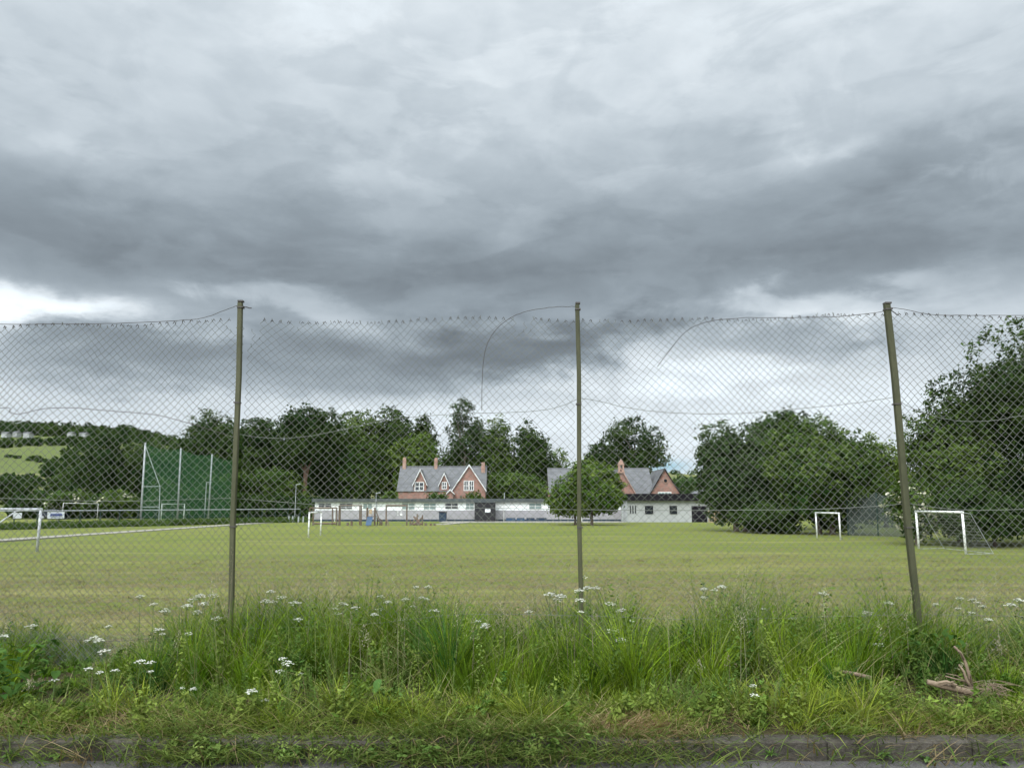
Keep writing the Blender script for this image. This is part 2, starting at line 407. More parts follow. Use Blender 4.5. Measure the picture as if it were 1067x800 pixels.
nsep = nt.nodes.new('ShaderNodeSeparateColor'); nt.links.new(near, nsep.inputs[0])
lump = noise(nt, scaled(nt, pos, (2.6, 1.5, 1)), 1.5, 5, .68, .5)
lump2 = noise(nt, scaled(nt, pos, (.7, .8, 1), (5, 5, 5)), 1.2, 6, .68, .4)
dens = mth(nt, 'ADD', mth(nt, 'MULTIPLY', mth(nt, 'SUBTRACT', row, .5), .55), mth(nt, 'MULTIPLY', nsep.outputs[0], .165))
lm = mth(nt, 'MULTIPLY', mth(nt, 'SUBTRACT', mth(nt, 'ADD', lump, dens), .635), 13.0, clamp=True)
lm2 = mth(nt, 'MULTIPLY', mth(nt, 'SUBTRACT', mth(nt, 'ADD', lump2, dens), .65), 8.0, clamp=True)
lm = mth(nt, 'MAXIMUM', lm, mth(nt, 'MULTIPLY', lm2, .8))
hay = ramp(nt, noise(nt, scaled(nt, pos, (4, 6, 1)), 1.6, 5, .75), [(.36, (.050, .038, .02)), (.5, (.14, .105, .055)), (.66, (.30, .25, .14))])
c = mixc(nt, mth(nt, 'MULTIPLY', lm, .85), green, hay)
pale = mth(nt, 'MULTIPLY', mth(nt, 'SUBTRACT', noise(nt, scaled(nt, pos, (.05, .55, 0), (7, 1, 0)), 1, 5, .6), .52), 5.0, clamp=True)
c = mixc(nt, mth(nt, 'MULTIPLY', pale, .8), c, (.245, .225, .085))
hsum = mth(nt, 'ADD', fine, mth(nt, 'MULTIPLY', clump, 1.5))
surf(nt, out, c, .95, bump(nt, hsum, .8, .05), 0, .15)
M['field'] = m
# verge soil with dry litter
m, nt, out = new_mat('verge_soil')
geo = nt.nodes.new('ShaderNodeNewGeometry'); pos = geo.outputs['Position']
a = noise(nt, pos, 3.5, 6, .7); b = noise(nt, pos, 40, 5, .7)
c = mixc(nt, b, ramp(nt, a, [(.35, (.018, .02, .009)), (.6, (.035, .03, .016))]), (.075, .058, .032))
surf(nt, out, c, .95, bump(nt, b, 1, .02), 0, .1); M['soil'] = m
# hills: patchwork of pasture
m, nt, out = new_mat('hill_pasture')
geo = nt.nodes.new('ShaderNodeNewGeometry'); pos = geo.outputs['Position']
v = nt.nodes.new('ShaderNodeTexVoronoi'); v.inputs['Scale'].default_value = 1; nt.links.new(scaled(nt, pos, (.004, .0055, 0)), v.inputs['Vector'])
vs = nt.nodes.new('ShaderNodeSeparateColor'); nt.links.new(v.outputs['Color'], vs.inputs[0])
c = ramp(nt, vs.outputs[0], [(.15, (.09, .12, .028)), (.5, (.13, .15, .042)), (.85, (.165, .17, .065))])
n1 = noise(nt, scaled(nt, pos, (.02, .05, 0)), 1, 6, .6); n2 = noise(nt, scaled(nt, pos, (.4, .4, .4)), 1, 5, .7)
c = mixc(nt, mth(nt, 'MULTIPLY', n1, .55), c, (.14, .135, .062)); c = mixc(nt, mth(nt, 'MULTIPLY', n2, .35), c, (.06, .09, .03))
surf(nt, out, c, .95, bump(nt, n2, .6, .3), 0, .1); M['hill'] = m
# asphalt
m, nt, out = new_mat('asphalt')
geo = nt.nodes.new('ShaderNodeNewGeometry'); pos = geo.outputs['Position']
a = noise(nt, pos, 2.2, 6, .7); vo = nt.nodes.new('ShaderNodeTexVoronoi'); vo.inputs['Scale'].default_value = 110; nt.links.new(pos, vo.inputs['Vector'])
c = mixc(nt, mth(nt, 'MULTIPLY', vo.outputs['Distance'], .9), ramp(nt, a, [(.3, (.032, .029, .027)), (.7, (.075, .07, .066))]), (.15, .14, .135))
surf(nt, out, c, .9, bump(nt, vo.outputs['Distance'], .8, .006), 0, .3); M['asphalt'] = m
M['kerb'] = worn('kerb_concrete', (.06, .055, .045), (.20, .185, .16), 2.2, .95, .8, (1, 1, 1.5), 0, .2, 45)
m, nt, out = new_mat('mossy_kerb')
tcn = nt.nodes.new('ShaderNodeTexCoord'); pv = tcn.outputs['Object']
k1 = noise(nt, pv, 2.2, 7, .7); k2 = noise(nt, pv, 45, 5, .7); k3 = noise(nt, scaled(nt, pv, (1, 1, 2.5)), 5.0, 6, .7, .6)
kc = ramp(nt, mth(nt, 'ADD', mth(nt, 'MULTIPLY', k1, .55), mth(nt, 'MULTIPLY', k2, .45)), [(.34, (.03, .026, .021)), (.52, (.082, .073, .06)), (.68, (.16, .145, .12))])
kc = mixc(nt, mth(nt, 'MULTIPLY', mth(nt, 'SUBTRACT', k3, .52), 5.0, clamp=True), kc, (.055, .05, .028))
surf(nt, out, kc, .95, bump(nt, mth(nt, 'ADD', k2, k3), 1.0, .012), 0, .15); M['kerb'] = m
M['path'] = worn('gravel_path', (.18, .17, .14), (.30, .28, .235), .8, .95, .3)

far_x = np.concatenate([-np.geomspace(2600, 9, 60), np.linspace(-8.5, 9, 71), np.geomspace(9.5, 2600, 60)])
ver_y = np.concatenate([[5.17, 5.29], np.linspace(5.33, 8.8, 30)])
fld_y = np.concatenate([np.linspace(8.8, 14, 22), np.geomspace(14.5, 200, 60)])
hil_y = np.geomspace(200, 4200, 90)
sheet('verge_ground', far_x, ver_y, M['soil'])
sheet('playing_field', far_x, fld_y, M['field'])
sheet('hillside', far_x, hil_y, M['hill'])
sheet('road', np.linspace(-300, 300, 121), np.concatenate([np.linspace(-200, -2, 30), np.linspace(-1, 5.16, 20)]), M['asphalt'], 0.0)
kb = MB(); x = -60.0 + .695; kr = random.Random(3)
while x < 60:
    L = .915; j = kr.uniform(-.006, .006); t = kr.uniform(-.006, .006)
    kb.box(x + .0022, x + L - .0022, 5.15 + j, 5.30 + j * .3, -.1, .122 + t); x += L
tag(kb.build('kerb', M['kerb'], bevel=.013), kind='structure')
pb = MB()
pts = [(-36, 30), (-32.5, 47), (-30.6, 92), (-28.5, 112)]
for (x0, y0), (x1, y1) in zip(pts[:-1], pts[1:]):
    pb.poly_prism([(x0 - .95, y0, FIELD_Z - .2), (x0 + .9, y0, FIELD_Z - .2), (x1 + .9, y1, FIELD_Z - .2), (x1 - .95, y1, FIELD_Z - .2)], (0, 0, .26))
tag(pb.build('path', M['path']), kind='structure')
sp_ = MB(); sp_.box(PX(462, 103), PX(650, 99), 97.2, 103.4, FIELD_Z - .2, FIELD_Z + .055)
a, b = P(458, 547, 86), P(478, 542.5, 97.3)
sp_.poly_prism([(a.x - .8, 88, FIELD_Z - .2), (a.x + .8, 88, FIELD_Z - .2), (b.x + 1.6, 97.15, FIELD_Z - .2), (b.x - .2, 97.15, FIELD_Z - .2)], (0, 0, .255))
tag(sp_.build('pavement', M['path']), kind='structure')

# ------------------------------------------------------------------ plants made of small faces
def leaves(C, size, rng, tone, elong=1.7, up=.35, outdir=None):
    """rhombic leaf at each centre"""
    n = len(C)
    nrm = rng.normal(size=(n, 3)); nrm /= np.linalg.norm(nrm, axis=1)[:, None]
    nrm[:, 2] += up
    if outdir is not None: nrm += outdir * .9
    nrm /= np.linalg.norm(nrm, axis=1)[:, None]
    t = np.cross(nrm, rng.normal(size=(n, 3))); t /= np.linalg.norm(t, axis=1)[:, None] + 1e-9
    b = np.cross(nrm, t)
    s = (size * rng.uniform(.6, 1.35, n))[:, None]
    V = np.stack([C - t * s * .5 * elong, C + b * s * .5, C + t * s * .5 * elong, C - b * s * .5], 1).reshape(-1, 3)
    F = np.arange(n * 4).reshape(n, 4)
    return V, F, np.repeat(tone, 4, 0)
def crown_points(rng, c, r, n, nblob, spread=.62, blob=(.34, .5), leaf=.3, ragged=1.0, floor=None, fill=.25, squash=1.0):
    c = np.array(c); r = np.array(r)
    B = []; 
    while len(B) < nblob:
        p = rng.normal(size=3); p /= np.linalg.norm(p); p *= rng.uniform(.25, 1) ** .6
        B.append(p)
    B = np.array(B); rad = rng.uniform(*blob, nblob)
    B = B * (1 - rad * .75)[:, None]
    w_ = rad ** 2; w_ /= w_.sum()
    ncl = max(20, n // 14)
    bi = rng.choice(nblob, ncl, p=w_)
    d = rng.normal(size=(ncl, 3)); d /= np.linalg.norm(d, axis=1)[:, None]
    rr = rad[bi] * np.where(rng.uniform(size=ncl) < fill, rng.uniform(.2, .8, ncl), rng.normal(.97, .09 * ragged, ncl))
    K = c + (B[bi] + d * rr[:, None]) * r
    bk = bi
    if floor is not None:
        ok = K[:, 2] > floor + rng.uniform(0, .6, len(K)); K = K[ok]; bk = bi[ok]
    nk = len(K); per = np.clip(rng.poisson(14, nk), 4, 30)
    idx = np.repeat(np.arange(nk), per)
    C = K[idx] + rng.normal(size=(len(idx), 3)) * leaf * np.array([1.25, 1.25, .85])
    out = (K - c) / r; out /= np.linalg.norm(out, axis=1)[:, None] + 1e-9
    return C, idx, out[idx], nk, c + B * r, bk
KINDS = {
    'dark':  ((.016, .036, .009), (.044, .070, .017)),
    'mid':   ((.030, .062, .013), (.082, .120, .027)),
    'light': ((.052, .095, .016), (.12, .165, .036)),
    'yellow': ((.075, .10, .022), (.14, .165, .045)),
    'blue':  ((.026, .052, .018), (.062, .092, .032)),
}
def tree(name, label, cx_px, top_row, w_px, depth, kind='mid', n=7000, leaf=.42, nblob=14, base_row=None, bottom=.25, group=None,
         trunk=True, seed=0, blossom=0.0, ragged=1.0, fill=.25, cat='tree', lean=0, bark='bark', blob=(.34, .5), trunks=1, depth_ratio=.85, loc=None, hgt_m=None, wid_m=None):
    rng = np.random.default_rng(100 + seed)
    if loc is None:
        x = PX(cx_px, depth, 500); gz = float(hgt(x, depth)); ztop = PZ(top_row, depth); wid = w_px / FPX * depth * 1.0
    else:
        x, depth = loc; gz = float(hgt(x, depth)); ztop = gz + hgt_m; wid = wid_m
    H = ztop - gz
    zb = gz + H * bottom
    c = (x + lean, depth, (ztop + zb) / 2); r = (wid / 2, wid / 2 * depth_ratio, (ztop - zb) / 2)
    fl0 = gz + .05
    if name == 'small_round_tree': fl0 = gz + H * .13
    t = thing(name, label, cat, (x, depth, gz), group)
    C, idx, outd, nk, B, bk = crown_points(rng, c, r, n, nblob, leaf=leaf, ragged=ragged, fill=fill, blob=blob, floor=fl0)
    a, b = np.array(KINDS[kind][0]), np.array(KINDS[kind][1])
    mixv = (.55 * rng.uniform(-.25, 1.25, nblob)[bk] + .45 * rng.uniform(-.3, 1.4, nk))[:, None]; kt = np.clip(a + (b - a) * mixv, .008, 1)
    tone = kt[idx] * rng.uniform(.8, 1.2, (len(idx), 1))
    if blossom:
        f = rng.uniform(size=nk) < blossom
        fl = f[idx] & (rng.uniform(size=len(idx)) < .75)
        tone[fl] = np.array([.52, .50, .38]) * rng.uniform(.7, 1.1, (fl.sum(), 1))
    V, F, T = leaves(C, leaf, rng, tone, outdir=outd)
    np_mesh('crown', V, F, M['leaf'], T, parent=t)
    if trunk:
        mb = MB(); rb = max(.07, H * .02)
        for k in range(trunks):
            x0 = x + (k - (trunks - 1) / 2) * .35 * wid * .3
            tp = Vector((x + lean * .6 + (k - (trunks-1)/2) * wid * .2, depth, gz + H * .62))
            p0 = Vector((x0, depth, gz - .1)); mid = p0.lerp(tp, .5) + Vector((rng.uniform(-.15, .15), 0, 0)) * rb * 4
            mb.tube([p0, p0.lerp(mid, .3), mid, tp], [rb * 1.35, rb, rb * .8, rb * .3], 7)
            for q in B[rng.permutation(len(B))[:7]]:
                s = p0.lerp(tp, rng.uniform(.35, .85)); q = Vector(q)
                mb.tube([s, s.lerp(q, .5) + Vector((0, 0, H * .02)), q], [rb * .5, rb * .3, rb * .08], 5)
        mb.build('trunk', M[bark], t)
    return t

WB = 'trees behind the school and pitch'
T = tree
# back row of the wood, left to right
T('broadleaf_tree', 'broad dark tree leftmost in the wood behind the ball net', 108, 450, 88, 172, 'dark', 14400, 0.39, 16, bottom=.05, seed=1, group=WB)
T('broadleaf_tree', 'dark tree behind the first two poles of the green ball net', 166, 449, 92, 176, 'dark', 14400, 0.39, 16, bottom=.05, seed=2, group=WB)
T('broadleaf_tree', 'tall round topped dark tree just left of the left fence post', 222, 424, 88, 165, 'dark', 17600, 0.37, 16, bottom=.08, seed=3, group=WB)
T('broadleaf_tree', 'dark tree just right of the left fence post', 270, 431, 76, 160, 'dark', 16000, 0.36, 15, bottom=.06, seed=4, group=WB)
T('ivy_clad_tree', 'dark round crowned tree with a bare reddish brown trunk', 317, 421, 78, 142, 'dark', 16000, 0.33, 14, bottom=.45, seed=5, group=WB, bark='bark_brown')
T('broadleaf_tree', 'tall mid green tree with a wide top, tallest of the wood left of the house', 366, 416, 92, 158, 'mid', 17600, 0.36, 16, bottom=.1, seed=6, group=WB)
T('broadleaf_tree', 'dark green tree above the left end of the red house', 412, 424, 72, 160, 'dark', 14400, 0.36, 15, bottom=.1, seed=7, group=WB)
T('broadleaf_tree', 'dark tree half hidden behind the reddish brown trunk', 303, 446, 70, 180, 'dark', 9600, 0.39, 12, bottom=.0, seed=44, group=WB)
T('conifer_tree', 'dark upright tree with a steep right edge above the house roof', 440, 422, 40, 156, 'dark', 9600, 0.36, 12, bottom=.1, seed=8, group=WB)
T('airy_tree', 'loose crowned tree showing sky through its twigs above the house', 484, 417, 58, 150, 'blue', 5760, 0.27, 13, bottom=.42, seed=9, group=WB, blob=(.24, .36), fill=.1)
T('broadleaf_tree', 'mid green tree right of the loose crowned tree', 519, 435, 50, 152, 'mid', 11200, 0.33, 12, bottom=.05, seed=10, group=WB)
T('broadleaf_tree', 'tall narrow dark tree left of the middle fence post', 559, 432, 46, 150, 'dark', 12800, 0.33, 13, bottom=.04, seed=11, group=WB)
T('broadleaf_tree', 'lighter green tree low in front of the wood above the house chimney', 432, 448, 58, 146, 'light', 11200, 0.31, 12, bottom=.05, seed=12, group=WB)
T('broadleaf_tree', 'mid green tree low in the wood above the flat roofed building', 376, 448, 66, 147, 'mid', 12800, 0.33, 13, bottom=.02, seed=13, group=WB)
T('broadleaf_tree', 'dark leafy tree filling the gap behind the house', 482, 452, 62, 154, 'dark', 12800, 0.34, 13, bottom=.02, seed=14, group=WB)
T('bush', 'dark rounded bush right of the red house gable', 536, 481, 62, 136, 'mid', 11200, 0.30, 12, bottom=.0, seed=15, cat='bush')
T('bush', 'dark bush at the right of the reddish trunk behind the flat roofed building', 345, 470, 60, 150, 'dark', 11200, 0.33, 12, bottom=.0, seed=16, cat='bush')
T('bush', 'broad mid green bush left of the reddish brown trunk', 286, 480, 66, 138, 'mid', 11200, 0.30, 12, bottom=.0, seed=17, cat='bush')
T('bush', 'dark bush close behind the far end of the ball net', 250, 492, 50, 135, 'mid', 8000, 0.30, 10, bottom=.0, seed=18, cat='bush')
T('bush', 'low bush on the right of the house between it and the small round trees', 562, 498, 40, 134, 'mid', 6400, 0.28, 10, bottom=.0, seed=19, cat='bush')
T('broadleaf_tree', 'dark tree with an open rounded crown behind the school roof', 662, 425, 72, 150, 'dark', 12000, 0.30, 15, bottom=.22, seed=20, group=WB, blob=(.24, .38), fill=.18)
T('broadleaf_tree', 'smaller dark tree at the left shoulder of the open crowned tree behind the school', 627, 449, 42, 152, 'dark', 8800, 0.33, 12, bottom=.05, seed=21, group=WB)
T('bush', 'distant green tree just left of the middle fence post above the slate roof', 588, 465, 34, 185, 'mid', 4800, 0.39, 9, bottom=.0, seed=22, cat='bush')
# shrubs at the left beyond the railing
T('bush', 'dark round bush at the left edge below the hill field', 12, 494, 50, 140, 'dark', 4500, .36, 11, bottom=.0, seed=23, cat='bush')
T('bush', 'dark bush left of the wood, below the bright hill field', 62, 500, 46, 150, 'dark', 4500, .38, 11, bottom=.0, seed=24, cat='bush')
T('bush', 'low dark bush between the two darkest bushes at the left', 38, 506, 26, 145, 'mid', 2500, .36, 8, bottom=.0, seed=25, cat='bush')
T('blossoming_bush', 'bush speckled with cream blossom nearest the white banner', 74, 509, 54, 120, 'mid', 4500, .3, 11, bottom=.0, seed=26, cat='bush', blossom=.12)
T('blossoming_bush', 'bush speckled with cream blossom left of the ball net', 126, 506, 50, 118, 'mid', 4500, .3, 11, bottom=.0, seed=27, cat='bush', blossom=.08)
T('bush', 'dark leafy bush behind the foot of the first net pole', 170, 498, 46, 124, 'dark', 4500, .34, 10, bottom=.0, seed=28, cat='bush')
T('bush', 'dark leafy bush behind the middle of the green net', 212, 494, 50, 128, 'dark', 4500, .34, 10, bottom=.0, seed=29, cat='bush')
# small round trees on the pitch edge
T('small_round_tree', 'small round crowned tree just left of the middle fence post, by the school', 599, 485, 62, 87, 'light', 20000, .2, 15, bottom=.0, seed=30, fill=.45)
T('small_round_tree', 'small round crowned tree just right of the middle fence post, by the school', 616, 478, 70, 86, 'light', 24000, .2, 16, bottom=.0, seed=31, fill=.45)
# right-hand trees
T('broadleaf_tree', 'dull green tree left in the clump right of the school', 770, 434, 92, 66, 'blue', 34000, .18, 22, bottom=.06, seed=32, ragged=1.4, trunks=2)
T('broadleaf_tree', 'tallest tree of the clump, dark, behind its two neighbours', 816, 421, 92, 72, 'dark', 26000, .19, 18, bottom=.05, seed=33, ragged=1.4)
T('broadleaf_tree', 'bright green full tree left of the grey netting', 857, 431, 124, 60, 'mid', 46000, .17, 26, bottom=.0, seed=34, ragged=1.4, trunks=2)
T('broadleaf_tree', 'green tree behind the grey netting', 920, 450, 66, 78, 'light', 16000, .2, 14, bottom=.0, seed=35, ragged=1.3)
T('broadleaf_tree', 'huge dark tree at the right edge, tallest of all', 1134, 326, 290, 45, 'dark', 110000, .15, 46, bottom=.0, seed=36, fill=.4, ragged=1.3, trunks=2, blob=(.26, .4))
T('broadleaf_tree', 'lower leafy tree on the left flank of the huge dark tree', 996, 410, 112, 47, 'mid', 38000, .14, 20, bottom=.0, seed=37, ragged=1.5)
T('bush', 'dark bush under the huge tree behind the netted goal', 1030, 490, 110, 43.5, 'dark', 20000, .14, 14, bottom=.0, seed=38, cat='bush')
T('blossoming_bush', 'bush with cream blossom between the grey netting and the netted goal', 950, 494, 52, 44.5, 'mid', 8000, .14, 12, bottom=.0, seed=39, cat='bush', blossom=.2)
T('bush', 'low dark bush under the bright green tree, left of the small white goal', 800, 520, 90, 62, 'dark', 8000, .2, 12, bottom=.0, seed=40, cat='bush')
T('bush', 'low dark bush behind the small white goal', 872, 518, 70, 61.5, 'dark', 7000, .2, 11, bottom=.0, seed=41, cat='bush')

# far woodland, hedges
def clumps(name, spots, leaf, per, kind, seed):
    rng = np.random.default_rng(seed); Cs = []; Ts = []
    a, b = np.array(KINDS[kind][0]), np.array(KINDS[kind][1])
    for (x, y, h, r) in spots:
        z = float(hgt(x, y)); k = per
        d = rng.normal(size=(k, 3)); d /= np.linalg.norm(d, axis=1)[:, None]
        d *= rng.uniform(.5, 1.0, (k, 1)) ** .4
        Cs.append(np.array([x, y, z + h * .5]) + d * np.array([r, r, h * .52]))
        Ts.append((a + (b - a) * rng.uniform()) * rng.uniform(.8, 1.2, (k, 1)))
    C = np.concatenate(Cs); V, F, Tn = leaves(C, leaf, rng, np.concatenate(Ts), 1.3)
    return tag(np_mesh(name, V, F, M['leaf'], Tn), kind='stuff')
rr = random.Random(5)
spots = [(u * y, y, rr.uniform(9, 17), rr.uniform(5, 8)) for u, y in ((rr.uniform(-.78, -.40), rr.uniform(1040, 1280)) for _ in range(460))]
spots += [(u * y, y, rr.uniform(7, 12), rr.uniform(4, 8)) for u, y in ((rr.uniform(-.78, -.42), rr.uniform(840, 1060)) for _ in range(330))]
clumps('ridge_forest', spots, 2.8, 70, 'dark', 50)
spots = []
for a, b, k, h0, h1 in (((-.74, 655), (-.50, 690), 90, 4, 9), ((-.74, 700), (-.46, 760), 80, 3.5, 6.5), ((-.74, 560), (-.54, 572), 26, 1.5, 2.6), ((-.60, 470), (-.545, 690), 40, 3, 8), ((-.62, 430), (-.50, 470), 26, 3, 6), ((-.74, 340), (-.48, 360), 50, 3, 6)):
    for i in range(k):
        t = rr.random(); u = a[0] + (b[0] - a[0]) * t + rr.uniform(-.008, .008); y = a[1] + (b[1] - a[1]) * t + rr.uniform(-16, 16)
        spots.append((u * y, y, rr.uniform(h0, h1), rr.uniform(2, 4.5)))
clumps('hillside_hedgerow', spots, 1.4, 80, 'dark', 51)
spots = [(u * y, y, rr.uniform(8, 13), rr.uniform(5, 9)) for u, y in ((rr.uniform(.215, .245), rr.uniform(500, 560)) for _ in range(12))]
spots += [(u * y, y, rr.uniform(4, 7), rr.uniform(4, 7)) for u, y in ((rr.uniform(.05, .30), rr.uniform(1000, 1040)) for _ in range(20))]
clumps('hillside_copse', spots, 2.0, 70, 'blue', 52)
# low hedge under the wood
spots = [(PX(p, 128), 128 + rr.uniform(-2, 2), rr.uniform(2.2, 4.2), rr.uniform(1.4, 2.4)) for p in np.linspace(20, 335, 90)]
spots += [(PX(p, 182), 182 + rr.uniform(-2, 2), rr.uniform(9, 13), rr.uniform(3, 4.5)) for p in np.linspace(85, 610, 80)]
clumps('hedge_growth', spots, .5, 260, 'dark', 53)
spots = []
for k in range(420):
    f = rr.random(); spots.append((-56.8 + 29 * f + rr.uniform(-1.2, 2.2), 57 + 44.8 * f + rr.uniform(-.6, .6), rr.uniform(.25, .75), rr.uniform(.6, 1.3)))
clumps('rough_grass', spots, .10, 200, 'mid', 54)

# ------------------------------------------------------------------ far houses on the hill
for i, (px, y, wd, lab) in enumerate(((6, 800, 11, 'tiny white house leftmost on the far hillside'), (17, 812, 9, 'tiny white house between two others on the far hillside'),
                                     (29, 800, 12, 'tiny long white house on the far hillside'), (74, 822, 10, 'tiny white house below the ridge forest'),
                                     (87, 812, 14, 'tiny wide white house rightmost below the ridge forest'))):
    wd *= .5; x = PX(px, y, 460); z = float(hgt(x, y)) + 2.2
    t = t = thing('hillside_house', lab, 'house', (x, y, z), 'houses on the far hillside')
    MB().box(x - wd/2, x + wd/2, y - 4, y + 4, z - 2, z + 2.6).build('wall', M['harl'], t)
    MB().poly_prism([(x - wd/2 - .4, y - 4.5, z + 2.6), (x - wd/2 - .4, y + 4.5, z + 2.6), (x - wd/2 - .4, y, z + 4.4)], (wd + .8, 0, 0)).build('roof', M['slate'], t)

# ------------------------------------------------------------------ buildings
def window(t, x0, x1, z0, z1, y, cols=2, rows=2, pane='glass', fw=.07, frame='white'):
    """frame on a wall facing the camera, pane set back inside it"""
    f = MB()
    f.box(x0, x1, y - .05, y + .03, z0, z0 + fw).box(x0, x1, y - .05, y + .03, z1 - fw, z1)
    f.box(x0, x0 + fw, y - .05, y + .03, z0 + fw, z1 - fw).box(x1 - fw, x1, y - .05, y + .03, z0 + fw, z1 - fw)
    for k in range(1, cols):
        xx = x0 + (x1 - x0) * k / cols; f.box(xx - fw * .4, xx + fw * .4, y - .045, y + .02, z0 + fw, z1 - fw)
    for k in range(1, rows):
        zz = z0 + (z1 - z0) * k / rows; f.box(x0 + fw, x1 - fw, y - .04, y + .015, zz - fw * .35, zz + fw * .35)
    fo = f.build('window', M[frame], t)
    MB().box(x0 + fw * .5, x1 - fw * .5, y - .02, y + .012, z0 + fw * .5, z1 - fw * .5).build('pane', M[pane], fo)
    return fo

# --- long flat-roofed school block
Y = 105.0; gz = FIELD_Z
bx0, bx1 = PX(328, Y), PX(652, Y); zt = PZ(523, Y); zm = PZ(531.5, Y); zb = PZ(541, Y)
t = thing('school_block', 'long low flat roofed block with white upper band and grey roughcast below', 'building', ((bx0 + bx1) / 2, Y, gz))
MB().box(bx0, bx1, Y, Y + 9, zm, zt).build('upper_wall', M['render_white'], t)
MB().box(bx0 - .03, bx1 + .03, Y - .06, Y + 9.03, zb, zm - .004).build('lower_wall', M['roughcast'], t)
MB().box(bx0 - .01, bx1 + .01, Y - .03, Y + 9, gz - .1, zb - .004).build('plinth', M['blue_dark'], t)
MB().box(bx0 - .35, bx1 + .35, Y - .45, Y + 9.4, zt + .004, PZ(519.4, Y)).build('roof', M['roof_grey'], t)
for a, b, r0, r1, pn, c_, r_ in ((331.5, 345.5, 523.8, 530.6, 'glass', 2, 3), (353.5, 367.5, 523.8, 530.8, 'glass', 2, 3), (378, 388, 524, 530.5, 'blind', 2, 1),
                      (418.5, 432.5, 523.6, 531, 'blind', 2, 2), (441, 454.5, 523.6, 531, 'blind', 2, 2), (463.5, 477.5, 523.6, 530.6, 'glass', 2, 2),
                      (485, 494, 523.6, 531, 'blind', 2, 2), (551, 564.5, 523.6, 531, 'blind', 2, 2), (574, 586, 523.6, 531, 'blind', 2, 2)):
    window(t, PX(a, Y), PX(b, Y), PZ(r1, Y), PZ(r0, Y), Y, c_, r_, pn, .08)
for px in (349.5, 392.5, 525, 606):
    MB().tube([(PX(px, Y), Y - .16, gz), (PX(px, Y), Y - .16, zt)], .055, 6).build('downpipe', M['white'] if px != 392.5 else M['galv'], t)
MB().tube([(PX(525.5, Y), Y + .5, zt), (PX(525.5, Y), Y + .5, PZ(513, Y))], .06, 6).build('flue', M['galv'], t)

# --- black shed with notice
Y2 = 102.5; x0, x1 = PX(494.5, Y2), PX(516, Y2); zt2 = PZ(523.6, Y2)
t = thing('timber_shed', 'black boarded shed with double doors and a white notice before the long block', 'shed', ((x0 + x1) / 2, Y2, gz))
b = MB(); b.box(x0, x1, Y2, Y2 + 1.8, gz - .05, zt2); b.build('body', M['black'], t)
MB().box(x0 - .08, x1 + .08, Y2 - .12, Y2 + 1.9, zt2 + .003, zt2 + .1).build('roof', M['roof_grey'], t)
xm = (x0 + x1) / 2
for s0, s1 in ((x0 + .12, xm - .03), (xm + .03, x1 - .12)):
    d = MB(); nb = 6
    for k in range(nb): d.box(s0 + (s1 - s0) * k / nb + .01, s0 + (s1 - s0) * (k + 1) / nb - .01, Y2 - .05, Y2 - .004, gz + .08, zt2 - .1)
    d.box(s0, s1, Y2 - .08, Y2 - .052, gz + .4, gz + .52).box(s0, s1, Y2 - .08, Y2 - .052, zt2 - .6, zt2 - .48)
    d.build('door', M['black'], t)
MB().box(PX(505.5, Y2), PX(511, Y2), Y2 - .12, Y2 - .09, PZ(533.6, Y2), PZ(530.2, Y2)).build('notice', M['sign'], t)

# --- planters along the block, dark bin
for i, (a, b, mm, lab) in enumerate(((527.5, 537, 'blue', 'blue low planter box nearest the black shed'), (538.5, 546.5, 'blue', 'blue low planter box second from the black shed'),
                                (548.5, 557, 'blue_dark', 'dark blue planter box third from the black shed'), (559, 569.5, 'blue_dark', 'dark blue planter box last in the row, by the small round trees'))):
    xa, xb = PX(a, 103.6), PX(b, 103.6)
    t = thing('planter_box', lab, 'planter', ((xa + xb) / 2, 103.6, gz + .06), 'planter boxes along the long block')
    MB().box(xa, xb, 103.5, 104.1, gz + .06, PZ(539.6, 103.6)).build('box', M[mm], t, bevel=.02)
    MB().box(xa + .04, xb - .04, 103.54, 104.06, PZ(539.6, 103.6) + .002, PZ(539.6, 103.6) + .03).build('soil', M['soil'], t)
xa, xb = PX(457.5, 103), PX(465, 103)
t = thing('storage_bin', 'dark bin standing against the grey wall left of the black shed', 'bin', ((xa + xb) / 2, 103, gz))
MB().box(xa, xb, 103, 103.8, gz, PZ(534, 103)).build('body', M['blue_dark'], t, bevel=.04)
MB().box(xa - .05, xb + .05, 102.95, 103.85, PZ(534, 103) + .003, PZ(533, 103)).build('lid', M['fascia'], t, bevel=.02)

